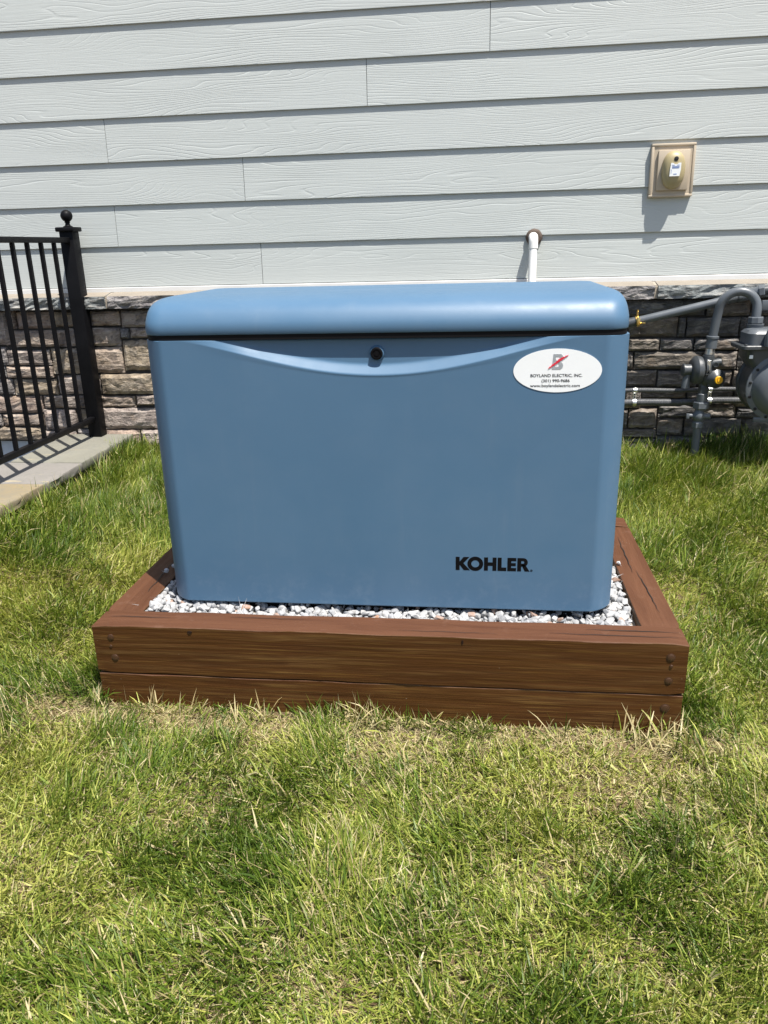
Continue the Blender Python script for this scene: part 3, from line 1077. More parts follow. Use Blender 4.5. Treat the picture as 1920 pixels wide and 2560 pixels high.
def build_cabinet():
    HB = 0.712
    b = B()
    # front sheet columns, dense over the recess; then the corners, sides and back
    fx = np.linspace(-GW + GR, GW - GR, 151)
    plan = [(x, 0.0, True) for x in fx]
    for k in range(1, 13):
        a = -PI / 2 + (PI / 2) * k / 12
        f = k / 12
        plan.append((GW - GR + GR * (0.5 * math.cos(a) + 0.5 * f), GR + GR * (0.5 * math.sin(a) - 0.5 * (1 - f)), False))
    plan.append((GW, GD - GR, False))
    for k in range(1, 9):
        a = (PI / 2) * k / 8
        plan.append((GW - GR + GR * math.cos(a), GD - GR + GR * math.sin(a), False))
    for k in range(0, 9):
        a = PI / 2 + (PI / 2) * k / 8
        plan.append((-GW + GR + GR * math.cos(a), GD - GR + GR * math.sin(a), False))
    plan.append((-GW, GR, False))
    for k in range(1, 12):
        a = PI + (PI / 2) * k / 12
        f = k / 12
        plan.append((-GW + GR + GR * (0.5 * math.cos(a) - 0.5 * (1 - f)), GR + GR * (0.5 * math.sin(a) - 0.5 * f), False))
    zs = [0.004, 0.0055, 0.0075, 0.0085, 0.014, 0.03, 0.10, 0.20, 0.30, 0.40, 0.50, 0.58, 0.61]
    rows = len(zs) + 30
    rings = []

    def ring(zfun, ins=0.0):
        r = []
        for (x, y, front) in plan:
            z = zfun(x) if front else zfun(None)
            yy = y + (recess(x, z) if front else 0)
            cx = max(-GW + GR, min(GW - GR, x))
            cy = max(GR, min(GD - GR, y))
            dx, dy = cx - x, cy - y
            L = math.hypot(dx, dy) or 1
            r.append(b.bm.verts.new((x + dx / L * ins, yy + dy / L * ins, z)))
        return r
    for i, z in enumerate(zs):
        rings.append(ring(lambda x, z=z: z, (0.006, 0.0015, 0.0)[i] if i < 3 else 0.0))
    # below the recess edge follow the curve so that its crease is clean
    for k in range(1, 9):
        t = k / 8
        rings.append(ring(lambda x, t=t: 0.61 + ((swoosh_edge(x) - 0.0004 if x is not None else 0.700) - 0.61) * t))
    for k in range(1, 31):
        t = k / 30
        rings.append(ring(lambda x, t=t: (swoosh_edge(x) - 0.0004 if x is not None else 0.700) * (1 - t) + (HB + 0.0012) * t, 0.0 if k < 29 else (0.001 if k == 29 else 0.004)))
    rings.append(ring(lambda x: HB + 0.0010, 0.030))
    n = len(plan)
    for r0, r1 in zip(rings, rings[1:]):
        for i in range(n):
            j = (i + 1) % n
            b.bm.faces.new((r0[i], r0[j], r1[j], r1[i]))
    b.bm.faces.new(rings[-1])
    b.bm.faces.new(rings[0][::-1])
    return b.build("cabinet", MAT['cabinet'], gen, origin=(0, 0.33, 0), angle=60)


cabinet = build_cabinet()


def rounded_rect(hx, y0, y1, r, n=8):
    out = []
    for cx, cy, a0 in ((hx - r, y0 + r, -90), (hx - r, y1 - r, 0), (-hx + r, y1 - r, 90), (-hx + r, y0 + r, 180)):
        for k in range(n + 1):
            a = math.radians(a0 + 90 * k / n)
            out.append((cx + r * math.cos(a), cy + r * math.sin(a)))
    return out


def loft(b, loops):
    rings = [[b.bm.verts.new((x, y, z)) for x, y in pl] for pl, z in loops]
    n = len(rings[0])
    for r0, r1 in zip(rings, rings[1:]):
        for i in range(n):
            j = (i + 1) % n
            b.bm.faces.new((r0[i], r0[j], r1[j], r1[i]))
    b.bm.faces.new(rings[0][::-1])
    b.bm.faces.new(rings[-1])


b = B()
loft(b, [(rounded_rect(GW - 0.006, 0.005, GD - 0.006, GR), 0.7135), (rounded_rect(GW - 0.006, 0.005, GD - 0.006, GR), 0.7265)])
b.build("gasket", MAT['gasket'], gen)
b = B()
loft(b, [(rounded_rect(GW - 0.03, 0.028, GD - 0.03, GR), -0.04), (rounded_rect(GW - 0.03, 0.028, GD - 0.03, GR), 0.0042)])
b.build("base", MAT['gasket'], gen)

# lid: inset rounded rectangles that rise as a soft dome with mitred ends
prof = [(0.012, 0.7262), (0.003, 0.7262), (0.0008, 0.7272), (0.0, 0.729), (-0.0015, 0.738), (-0.001, 0.748), (0.0015, 0.757), (0.006, 0.766), (0.0112, 0.7750), (0.018, 0.7832), (0.026, 0.7902), (0.036, 0.7965), (0.048, 0.8016), (0.062, 0.8058), (0.080, 0.8094), (0.102, 0.8120), (0.132, 0.8136), (0.17, 0.8143), (0.215, 0.8146), (0.265, 0.8148), (0.31, 0.8149)]
b = B()
loops = []
for ins, z in prof:
    sx = ins * 0.32
    r = max(0.034, GR - ins * 0.30)
    y0, y1 = 0.002 + ins, GD - 0.002 - ins
    r = min(r, (y1 - y0) / 2 * 0.98)
    loops.append((rounded_rect(GW - 0.0045 - sx, y0, y1, r, 8), z))
loft(b, loops)
b.build("lid", MAT['cabinet'], gen, origin=(0, 0.33, 0), angle=60)

# lock
lk = B().lathe((-0.002, 0.0185, 0.676), (0, -1, 0), [(-.01, .024), (.0, .0190), (.003, .0172), (.006, .0160), (.0075, .0153)], 32)
lk.build("lock_boss", MAT['cabinet'], gen)
lk = B().lathe((-0.002, 0.0112, 0.6765), (0, -1, 0), [(0, .0152), (.0035, .0150), (.0045, .0135), (.0045, .0105), (.0025, .0100), (.0025, .006), (.0045, .0055), (.0045, .0005)], 32)
lk = lk.build("lock", MAT['ink'], gen)

# ---- maker's lettering near the foot of the front panel
def ring_pts(cx, cz, rx, rz, n=40, a0=0, a1=2 * PI):
    return [(cx + rx * math.cos(t), cz + rz * math.sin(t)) for t in np.linspace(a0, a1, n)]


def lettering():
    X0, ZB, HZ, SX = 0.192, 0.116, 0.037, 0.187 / 5.30
    b = B()
    yf, yb = -0.0004, 0.0006

    def P(pts):
        b.prism([(X0 + x * SX, ZB + z * HZ) for x, z in pts], yf, yb)

    def strip(outer, inner):
        for i in range(len(outer) - 1):
            P([outer[i], outer[i + 1], inner[i + 1], inner[i]])
    P([(0, 0), (.29, 0), (.29, .40), (.60, 0), (1.05, 0), (.56, .53), (1.0, 1), (.58, 1), (.29, .64), (.29, 1), (0, 1)])
    strip(ring_pts(1.44, .5, .58, .54), ring_pts(1.44, .5, .29, .27))
    P([(2.08, 0), (2.37, 0), (2.37, .37), (2.70, .37), (2.70, 0), (2.99, 0), (2.99, 1), (2.70, 1), (2.70, .63), (2.37, .63), (2.37, 1), (2.08, 1)])
    P([(3.07, 0), (3.71, 0), (3.71, .26), (3.36, .26), (3.36, 1), (3.07, 1)])
    P([(3.78, 0), (4.42, 0), (4.42, .24), (4.06, .24), (4.06, .39), (4.39, .39), (4.39, .61), (4.06, .61), (4.06, .76), (4.42, .76), (4.42, 1), (3.78, 1)])
    P([(4.50, 0), (4.78, 0), (4.78, 1), (4.50, 1)])
    strip([(4.78, 1.0)] + ring_pts(4.93, .68, .32, .32, 16, PI / 2, -PI / 2) + [(4.78, .36)], [(4.78, .78)] + ring_pts(4.90, .68, .10, .10, 16, PI / 2, -PI / 2) + [(4.78, .58)])
    P([(4.78, .42), (4.84, .42), (5.05, 0), (5.40, 0), (5.10, .46), (4.90, .50)])
    # registered mark
    strip(ring_pts(5.53, .07, .085, .078, 20), ring_pts(5.53, .07, .058, .052, 20))
    P([(5.505, .035), (5.525, .035), (5.525, .10), (5.505, .10)])
    P([(5.525, .065), (5.56, .065), (5.56, .10), (5.525, .10)])
    return b.build("lettering", MAT['ink'], cabinet, smooth=False)


lettering()

# ---- contractor's oval sticker
SCX, SCZ, SRX, SRZ = 0.4300, 0.6335, 0.1030, 0.0515
b = B().prism(ring_pts(SCX, SCZ, SRX, SRZ, 97)[:-1], -0.0012, -0.0002)
sticker = b.build("sticker", MAT['sticker'], gen, smooth=False)
SU = 0.206 / 1312.0     # metres per tracing unit; tracing centre (790, 514)


def sp(x, y):
    return SCX + (x - 790) * SU, SCZ - (y - 514) * SU


def stripes():
    b = B()
    n = 15
    for i in range(n):
        v = (i + 0.5) / n                       # 0 bottom .. 1 top
        sk = 18 * v
        x0, xr = 705, 805
        up = v > 0.5
        c, hh = (0.745, 0.26) if up else (0.25, 0.26)
        w_ = 1 - min(1, ((v - c) / hh)) ** 2
        xr = 800 + (58 if up else 68) * math.sqrt(max(0.02, w_))
        segs = [(x0, xr)]
        hole = 0.13
        d = abs(v - (0.72 if up else 0.28))
        if d < hole * 0.85:
            hw = 27 * math.sqrt(1 - (d / (hole * .85)) ** 2)
            segs = [(x0, 776 - hw), (776 + hw, xr)]
        y = 497 - 235 * v
        th = 235 / n * 0.30
        for a, c_ in segs:
            p = [sp(a + sk, y + th), sp(c_ + sk * .7, y + th), sp(c_ + sk * .7, y - th), sp(a + sk, y - th)]
            b.prism(p, -0.0018, -0.0010)
    b.build("striped_letter", MAT['sgrey'], sticker, smooth=False)
    q = [(650, 487), (672, 452), (690, 450), (706, 420), (722, 418), (738, 398), (752, 396), (768, 372), (784, 366), (800, 340), (822, 338), (836, 318), (858, 316), (868, 304), (888, 308), (904, 288), (912, 294), (945, 278), (922, 304), (912, 302), (898, 322), (884, 320), (870, 344), (852, 346), (842, 364), (824, 366), (810, 388), (796, 388), (780, 410), (762, 412), (746, 434), (730, 436), (714, 452), (700, 452), (690, 470), (676, 468)]
    B().prism([sp(*p) for p in q], -0.0026, -0.0012).build("lightning_bolt", MAT['sred'], sticker, smooth=False)


stripes()


def text(body, cx, cz, width, height, name, mat, parent, y=-0.0014, ex=0.0003, bold=0.0):
    cu = bpy.data.curves.new("scratch_text", 'FONT')
    cu.body = body
    cu.size = 1.0
    cu.resolution_u = 6
    cu.offset = bold
    o = bpy.data.objects.new("scratch_text", cu)
    C.objects.link(o)
    dg = bpy.context.evaluated_depsgraph_get()
    me = bpy.data.meshes.new_from_object(o.evaluated_get(dg))
    bpy.data.objects.remove(o)
    n = len(me.vertices)
    co = np.empty(n * 3, np.float32)
    me.vertices.foreach_get('co', co)
    co = co.reshape(-1, 3)
    lo, hi = co.min(0), co.max(0)
    x = (co[:, 0] - (lo[0] + hi[0]) / 2) * width / (hi[0] - lo[0])
    z = (co[:, 1]) * height
    new = np.stack([x, np.zeros(n), z], 1)
    me.vertices.foreach_set('co', new.astype(np.float32).ravel())
    me.materials.clear()
    me.name = name
    me.update()
    return link(name, me, mat, parent, (cx, y, cz))


def stx(s, x0, x1, base, cap):
    a = sp(x0, base)
    c = sp(x1, base)
    text(s, (a[0] + c[0]) / 2, a[1], c[0] - a[0], cap * SU / 0.72, "text_line", MAT['ink'], sticker, -0.0016, bold=0.012)


stx("BOYLAND ELECTRIC, INC.", 392, 1162, 608, 46)
stx("(301) 990-9686", 560, 978, 686, 44)
stx("www.boylandelectric.com", 392, 1132, 760, 44)

# ------------------------------------------------------------------ wall sensor
ws = empty("wall_sensor", (1.0245, 1.74, 1.19), 'khaki oval sensor on a beige mounting block fixed to the siding', 'sensor')
blk = B()
ox0, ox1, oz0, oz1 = 0.936, 1.112, 1.088, 1.293
t = 0.011
for a, c in (((ox0, oz0), (ox1, oz0 + t)), ((ox0, oz1 - t), (ox1, oz1)), ((ox0, oz0 + t), (ox0 + t, oz1 - t)), ((ox1 - t, oz0 + t), (ox1, oz1 - t))):
    blk.box((a[0], 1.7295, a[1]), (c[0], 1.757, c[1]), 0.003, 2)
blk.box((ox0 + .004, 1.7335, oz0 + .004), (ox1 - .004, 1.756, oz1 - .004))
blk.build("mounting_block", MAT['beige'], ws)
B().box((0.9635, 1.7210, 1.1135), (1.0885, 1.7340, 1.2665), 0.002).build("raised_plate", MAT['beige'], ws)
bo = B()
n = 36
loops = []
cx, cz, rx, rz = 1.0245, 1.190, 0.0465, 0.0725
for s, y in ((0.99, 1.7215), (1.0, 1.717), (0.985, 1.709), (0.95, 1.702), (0.89, 1.695), (0.80, 1.6895), (0.66, 1.6850), (0.45, 1.682), (0.2, 1.6805), (0.03, 1.680)):
    ring = []
    for k in range(n):
        a = 2 * PI * k / n
        ca, sa = math.cos(a), math.sin(a)
        e = 0.86
        ring.append(bo.bm.verts.new((cx + rx * s * math.copysign(abs(ca) ** e, ca), y, cz + rz * s * math.copysign(abs(sa) ** e, sa))))
    loops.append(ring)
for r0, r1 in zip(loops, loops[1:]):
    for i in range(n):
        bo.bm.faces.new((r0[i], r0[(i + 1) % n], r1[(i + 1) % n], r1[i]))
bo.bm.faces.new(loops[-1])
bo.bm.faces.new(loops[0][::-1])
shell = bo.build("oval_shell", MAT['khaki'], ws, angle=60)
B().lathe((cx + .002, 1.6842, cz + 0.040), (0, -1, 0), [(0, .0085), (.004, .0085), (.0045, .007)], 24).build("sensor_hole", MAT['hole'], shell)
lab = B().prism([(cx - .021, cz - .026), (cx + .018, cz - .026), (cx + .022, cz - .002), (cx + .022, cz + .024), (cx + .012, cz + .024), (cx + .008, cz + .019), (cx - .004, cz + .019), (cx - .009, cz + .024), (cx - .018, cz + .024), (cx - .020, cz + .004)], 1.6785, 1.6820).build("printed_label", MAT['sticker'], shell, smooth=False)
pr = B()
for (a, c, z) in ((-.014, -.003, .0155), (.006, .016, .0155), (-.013, .016, .0105), (-.013, .016, .0075), (-.013, .014, .0045)):
    pr.box((cx + a, 1.6780, cz + z - .001), (cx + c, 1.6786, cz + z + .001))
pr.box((cx - .006, 1.6780, cz - .0195), (cx + .007, 1.6786, cz - .0165))
pr.box((cx - .016, 1.6780, cz - .016), (cx - .0145, 1.6786, cz + .000))
pr.build("label_print", MAT['sblue'], shell, smooth=False)

# ------------------------------------------------------------------ white drain pipe
dp = empty("drain_pipe", (0.467, 1.70, 0.94), 'white plastic drain pipe elbowing out of the siding behind the generator', 'pipe')
R = 0.0170
el = [(0.467, 1.76, 0.945), (0.467, 1.716, 0.945)]
for k in range(1, 9):
    a = PI / 2 * k / 8
    el.append((0.467, 1.716 - 0.022 * math.sin(a), 0.945 - 0.022 * (1 - math.cos(a))))
el.append((0.467, 1.692, 0.898))
B().tube(el, [0.0195] * len(el), 24).build("elbow", MAT['pvc'], dp)
B().tube([(0.467, 1.6922, 0.93), (0.466, 1.690, 0.885), (0.464, 1.652, 0.765), (0.464, 1.632, 0.70), (0.464, 1.63, -0.05)], R, 24).build("straight_pipe", MAT['pvc'], dp)
cl = B()
n = 28
prev = None
for (rr, y) in ((0.036, 1.7475), (0.034, 1.741), (0.027, 1.735), (0.015, 1.734)):
    ring = []
    for k in range(n):
        a = 2 * PI * k / n
        q = rr * (1 + 0.10 * mnoise.noise(Vector((math.cos(a) * 2, math.sin(a) * 2, 4))))
        ring.append(cl.bm.verts.new((0.472 + q * math.cos(a), y, 0.944 + q * math.sin(a))))
    if prev:
        for i in range(n):
            cl.bm.faces.new((prev[i], prev[(i + 1) % n], ring[(i + 1) % n], ring[i]))
    prev = ring
cl.bm.faces.new(prev)
cl.build("sealant_ring", MAT['foam'], dp)

# ------------------------------------------------------------------ conduits
def conduit(zl, zr, r, label, sag):
    c = empty("conduit", (1.1, 1.66, zl), label, 'conduit', 'conduits along the stone wall')
    pts = []
    for i in range(41):
        x = 0.45 + (2.05 - 0.45) * i / 40
        t = (x - 0.89) / 0.45
        z = zl + (zr - zl) * min(max(t, -.3), 1.5) - sag * math.sin(PI * min(max((x - 0.93) / 0.32, 0), 1)) + 0.0015 * math.sin(x * 21)
        pts.append((x, 1.660, z))
    B().tube(pts, r, 18).build("tube", MAT['conduit'], c, origin=(0, 0, 0))
    for sx in (0.930, 1.249):
        z = zl + (zr - zl) * (sx - 0.89) / 0.45
        b = B()
        # strap over the tube with a raised rib, tab and screw beside it
        arc = [(math.cos(a), math.sin(a)) for a in np.linspace(-PI * 0.5, PI * 0.5, 14)]
        ro = r + 0.0022
        for x0_, x1_, q in ((sx - .008, sx - .003, ro), (sx - .003, sx + .003, ro + .0018), (sx + .003, sx + .008, ro)):
            va = [b.bm.verts.new((x0_, 1.660 - q * cc, z + q * ss)) for cc, ss in arc]
            vb = [b.bm.verts.new((x1_, 1.660 - q * cc, z + q * ss)) for cc, ss in arc]
            for i in range(len(arc) - 1):
                b.bm.faces.new((va[i], va[i + 1], vb[i + 1], vb[i]))
        zt = z + (ro if zl < 0.27 else -ro)
        s = 1 if zl < 0.27 else -1
        b.box((sx - .008, 1.6605, min(zt, zt + s * .011)), (sx + .008, 1.6635, max(zt, zt + s * .011)), .001, 1)
        st = b.build("strap", MAT['zinc'], c)
        B().lathe((sx, 1.6605, zt + s * .006), (0, -1, 0), [(0, .0038), (.002, .0036), (.003, .002)], 12).build("screw", MAT['gas2'], st)


conduit(0.2915, 0.295, 0.0098, 'thin upper grey flexible conduit strapped along the stone wall', 0.002)
conduit(0.2370, 0.246, 0.0148, 'thick lower grey flexible conduit strapped along the stone wall', 0.002)

# ------------------------------------------------------------------ gas pipe to the house with grounding clamp
gp = empty("gas_pipe", (1.1, 1.55, 0.65), 'grey gas pipe slanting down behind the generator with brass clamp', 'pipe')
pA, pB = Vector((0.62, 1.650, 0.525)), Vector((1.345, 1.600, 0.696))
ax = (pB - pA).normalized()
B().tube([pA, pB], 0.0175, 24).build("pipe", MAT['gas'], gp)
B().lathe(pA + ax * ((pB - pA).length - 0.045), ax, [(0, .019), (.001, .0205), (.003, .0185), (.004, .0205), (.0415, .0215), (.046, .0185)], 24).build("coupling", MAT['gas'], gp)
el = [pB - ax * 0.002, pB + ax * 0.02, Vector((1.392, 1.585, 0.712)), Vector((1.42, 1.580, 0.716)), Vector((1.95, 1.580, 0.722))]
B().tube(el[:3], [0.022, 0.024, 0.0235], 24).build("elbow", MAT['gas'], gp)
hx = hexnut(B(), (1.378, 1.588, 0.708), (1, -.3, .2), 0.0265, 0.022)
hx.build("hex_fitting", MAT['gas'], gp, smooth=False)
B().tube(el[2:], 0.019, 24).build("pipe", MAT['gas2'], gp)  # darker grey paints the shade on this stretch into its colour
b = B()
cp = pA + ax * 0.300
b.lathe(cp - ax * 0.006, ax, [(0, .0185), (0, .0245), (.012, .0245), (.012, .0185)], 20)
b.build("grounding_clamp", MAT['brass'], gp)
clampo = gp.children[-1]
for dx, dz, L in ((-0.006, 0.022, 0.020), (0.010, -0.006, 0.018)):
    pass
B().lathe(cp + Vector((-.003, -.008, .020)), (0, -.1, 1), [(0, .0045), (.022, .0045), (.0225, .0038), (.028, .0038)], 10).build("clamp_bolt", MAT['brass'], clampo)
B().lathe(cp + Vector((.004, -.024, -.006)), (1, -.5, -.02), [(0, .0055), (.008, .0055), (.008, .0033), (.026, .0033)], 10).build("clamp_bolt", MAT['brass'], clampo)
B().box(cp + Vector((-.008, -.034, -.014)), cp + Vector((.006, -.020, .016)), .003, 2).build("clamp_jaw", MAT['brass'], clampo)
B().tube([pA + ax * 0.25, cp - ax * 0.004], 0.021, 20).build("pipe_sleeve", MAT['gas2'], gp)

# ------------------------------------------------------------------ gas regulator on its riser, with the swan-neck pipe
RY = 1.55
gr = empty("gas_regulator", (1.186, RY, 0.0), 'grey gas regulator with yellow cap on an upright riser pipe', 'regulator')
X0_ = 1.183
B().tube([(1.181, RY, -0.08), (1.181, RY, 0.16)], 0.0165, 24).build("riser_pipe", MAT['gas'], gr)
B().lathe((1.181, RY, -0.03), (0, 0, 1), [(0, .022), (.004, .0225), (.040, .0225), (.044, .019)], 24).build("riser_coupling", MAT['gas2'], gr)
# valve
v = B().lathe((1.182, RY, 0.150), (0, 0, 1), [(0, .019), (.002, .0215), (.022, .0215), (.028, .018), (.036, .0235), (.050, .0275), (.064, .0235), (.072, .018), (.085, .018)], 20)
v.lathe((1.182, RY, 0.200), (-1, -.12, .05), [(0, .016), (.020, .014), (.027, .009), (.046, .009)], 16)
v.lathe((1.182, RY, 0.200), (1, -.35, .02), [(0, .017), (.020, .016), (.026, .0125), (.046, .0125), (.048, .010)], 16)
valve = v.build("shutoff_valve", MAT['gas'], gr)
hexnut(B(), (1.182, RY, 0.148), (0, 0, 1), 0.0245, 0.026).build("hex_nut", MAT['gas'], valve, smooth=False)
B().box((1.128, RY - .016, 0.190), (1.141, RY - .004, 0.212), .002).build("valve_tang", MAT['gas'], valve)
# union
hexnut(B(), (1.188, RY, 0.232), (0, 0, 1), 0.034, 0.030).build("union_nut", MAT['gas'], gr, smooth=False)
B().lathe((1.188, RY, 0.225), (0, 0, 1), [(0, .019), (.037, .021), (.045, .0225), (.070, .0225), (.074, .019), (.076, .017), (.120, .017)], 24).build("nipple", MAT['gas'], gr)
hexnut(B(), (1.190, RY, 0.298), (0, 0, 1), 0.0215, 0.032, 8).build("bushing", MAT['gas2'], gr, smooth=False)
# body
b = B().lathe((1.197, RY, 0.330), (0, 0, 1), [(0, .018), (.004, .022), (.03, .028), (.07, .030), (.10, .027), (.118, .024), (.126, .024), (.127, .021), (.132, .021)], 24)
b.lathe((1.197, RY, 0.402), (-1, 0, 0), [(0, .034), (.012, .040)], 24)
body = b.build("valve_body", MAT['gas2'], gr)
b = B().lathe((1.180, RY, 0.395), (-1, -.10, .02), [(0, .030), (.008, .046), (.012, .056), (.016, .0575), (.024, .0575), (.0245, .060), (.034, .060), (.040, .055), (.049, .046), (.053, .026)], 40)
dia = b.build("diaphragm_case", MAT['gas2'], gr)
for k in range(8):
    a = 2 * PI * k / 8 + 0.2
    c = Vector((1.157, RY - .002 + 0.0525 * math.cos(a), 0.3955 + 0.0525 * math.sin(a)))
    hexnut(B(), c + Vector((.012, 0, 0)), (-1, -.1, .02), 0.0048, 0.022).build("case_screw", MAT['gas2'], dia, smooth=False)
B().lathe((1.134, RY - .005, 0.398), (-1, -.10, .0), [(0, .024), (.004, .0235), (.030, .0235), (.031, .026), (.038, .026), (.040, .023), (.044, .012)], 28).build("spring_stack", MAT['gas2'], gr)
B().tube([(1.118, RY - .006, 0.385), (1.114, RY - .006, 0.350), (1.113, RY - .006, 0.322)], [.014, .0165, .0175], 20).build("vent", MAT['gas'], gr)
# front dial with yellow plug
b = B().lathe((1.228, RY - .012, 0.362), (0.12, -1, 0), [(0, .040), (.012, .040), (.015, .036), (.022, .030), (.030, .018), (.034, .016)], 28)
front = b.build("front_cover", MAT['gas2'], gr)
for a in (0.7, 2.3, 3.9, 5.5):
    hexnut(B(), Vector((1.2285, RY - .013, 0.362)) + Vector((0.038 * math.cos(a), 0, 0.038 * math.sin(a))), (0.12, -1, 0), 0.0058, 0.018).build("cover_screw", MAT['gas2'], front, smooth=False)
pl = B().lathe((1.2325, RY - .046, 0.3615), (0.12, -1, 0), [(0, .0155), (.004, .0165), (.009, .0165), (.0105, .0145), (.0105, .0095), (.007, .009), (.007, .0075), (.0125, .007), (.0125, .001)], 12)
pl.build("yellow_plug", MAT['yellow'], front)
# side port and label
B().tube([(1.205, RY - .008, 0.424), (1.236, RY - .012, 0.430), (1.2465, RY - .013, 0.431)], [.016, .0165, .0145], 20).build("side_port", MAT['gas2'], gr)
B().lathe((1.2205, RY - .018, 0.4225), (0.05, -1, 0), [(0, .011), (.014, .011), (.0145, .009), (.010, .0085), (.010, .001)], 18).build("port_plug", MAT['gas2'], gr)
B().lathe((1.187, RY - .024, 0.392), (0, -1, 0), [(0, .0125), (.012, .0125), (.0125, .0105), (.007, .010), (.007, .001)], 18).build("port_plug", MAT['gas2'], gr)
B().box((1.187, RY - .0315, 0.400), (1.2005, RY - .029, 0.440), .0005, 1).build("data_plate", MAT['zinc'], gr)
# nipple, swivel and swan neck
B().lathe((1.200, RY, 0.458), (.05, 0, 1), [(0, .019), (.010, .0195), (.0205, .0185), (.030, .0185)], 24).build("nipple", MAT['zinc'], gr)
B().lathe((1.2025, RY, 0.485), (.05, 0, 1), [(0, .0205), (.002, .0225), (.042, .0225), (.043, .0255), (.050, .0255), (.052, .0225)], 28).build("swivel_collar", MAT['gas'], gr)
pth = [(1.2045, RY, 0.530), (1.211, RY - .004, 0.60), (1.2165, RY - .008, 0.645)]
cxu, rzu = (1.2165 + 1.352) / 2 + .001, 0.0675
for k in range(1, 16):
    a = PI - PI * k / 16
    f = k / 16
    pth.append((cxu + 0.0685 * math.cos(a), RY - .008 - 0.035 * f, 0.645 + rzu * math.sin(a) + 0.004 * f))
pth += [(1.3535, RY - .044, 0.645), (1.3525, RY - .046, 0.600)]
B().tube(pth, 0.0178, 26).build("swan_neck", MAT['gas'], gr)

# ------------------------------------------------------------------ gas meter
MX, MY = 1.452, 1.47
gm = empty("gas_meter", (MX, MY, 0.2), 'grey diaphragm gas meter with round bolted covers by the stone wall', 'meter')


def hubs(x):
    hexnut(B(), (x, RY - .047, 0.590), (0, 0, 1), 0.0300, 0.026, 8).build("swivel_nut", MAT['gas'], gm, smooth=False)
    B().lathe((x, RY - .047, 0.500), (0, 0, 1), [(0, .033), (.080, .032), (.084, .034), (.088, .034), (.0885, .028)], 28).build("inlet_hub", MAT['gas'], gm)


hubs(1.352)
hubs(1.552)
B().tube([(1.552, RY - .047, 0.60), (1.552, RY - .047, 0.66), (1.56, RY - .06, 0.71), (1.60, RY - .085, 0.735)], 0.0178, 22).build("outlet_pipe", MAT['gas'], gm)
B().box((1.368, RY - .052, 0.640), (1.538, RY - .040, 0.680), .003).build("meter_bar", MAT['gas'], gm)
# upper case
b = B()
loft(b, [(rounded_rect(0.148, -0.062, 0.072, 0.03), 0.0), (rounded_rect(0.148, -0.062, 0.072, 0.03), 0.045), (rounded_rect(0.138, -0.052, 0.064, 0.03), 0.058), (rounded_rect(0.12, -0.04, 0.05, 0.03), 0.063)])
bmesh.ops.translate(b.bm, verts=b.bm.verts[:], vec=(MX, MY, 0.512))
b.build("upper_case", MAT['gas'], gm)
b = B()
loft(b, [(rounded_rect(0.172, -0.082, 0.085, 0.02), 0.0), (rounded_rect(0.175, -0.085, 0.088, 0.02), 0.004), (rounded_rect(0.175, -0.085, 0.088, 0.02), 0.015), (rounded_rect(0.172, -0.082, 0.085, 0.02), 0.018)])
bmesh.ops.translate(b.bm, verts=b.bm.verts[:], vec=(MX, MY, 0.4955))
flange = b.build("flange", MAT['gas2'], gm)
for dx in (-0.16, -0.08, 0.0, 0.08, 0.16):
    hexnut(B(), (MX + dx, MY - .075, 0.510), (0, 0, 1), 0.006, 0.010).build("flange_bolt", MAT['gas2'], flange, smooth=False)
b = B()
loft(b, [(rounded_rect(0.10, -0.07, 0.07, 0.03), 0.0), (rounded_rect(0.145, -0.07, 0.07, 0.03), 0.06), (rounded_rect(0.150, -0.07, 0.07, 0.03), 0.0965)])
bmesh.ops.translate(b.bm, verts=b.bm.verts[:], vec=(MX, MY, 0.400))
b.build("lower_case", MAT['gas2'], gm)
b = B().lathe((MX, MY + 0.055, 0.352), (0, -1, 0), [(0, .10), (.004, .125), (.010, .132), (.11, .132), (.114, .128)], 64)
b.build("drum", MAT['gas2'], gm)
cov = B().lathe((MX, MY - 0.060, 0.345), (0, -1, 0), [(-.004, .128), (0, .138), (.010, .138), (.012, .134), (.013, .118), (.020, .114), (.034, .106), (.046, .092), (.053, .072), (.056, .04), (.0565, .002)], 64).build("front_cover", MAT['gas'], gm)
B().box((MX - 0.095, MY - 0.0715, 0.205), (MX + 0.095, MY - 0.0605, 0.225), .003).build("cover_foot", MAT['gas'], gm)
for k in range(14):
    a = 2 * PI * k / 14 + 0.28
    B().lathe((MX + 0.1265 * math.cos(a), MY - .0705, 0.345 + 0.1265 * math.sin(a)), (0, -1, 0), [(0, .0062), (.005, .006), (.006, .0035), (.003, .003), (.003, .0005)], 12).build("cover_bolt", MAT['hole'], cov)
bk = B().lathe((MX, MY + 0.060, 0.352), (0, 1, 0), [(-.006, .128), (0, .138), (.010, .138), (.013, .118), (.040, .10), (.05, .06), (.052, .002)], 48).build("back_cover", MAT['gas2'], gm)
# index box on the front of the upper case
b = B()
loft(b, [(rounded_rect(0.085, -0.052, 0.0, 0.022), 0.0), (rounded_rect(0.083, -0.050, 0.0, 0.022), 0.045), (rounded_rect(0.075, -0.042, 0.0, 0.02), 0.066), (rounded_rect(0.055, -0.024, 0.0, 0.01), 0.076)])
bmesh.ops.translate(b.bm, verts=b.bm.verts[:], vec=(MX - .01, MY - .061, 0.512))
b.build("index_cover", MAT['gas'], gm)
B().lathe((MX - .05, MY - .112, 0.545), (-.3, -1, 0), [(0, .012), (.008, .011), (.009, .006), (.005, .005), (.005, .0005)], 16).build("index_screw", MAT['gas2'], gm)
B().box((1.312, MY - .0712, 0.462), (1.326, MY - .0695, 0.476), .0003, 1).build("meter_tag", MAT['sticker'], gm)


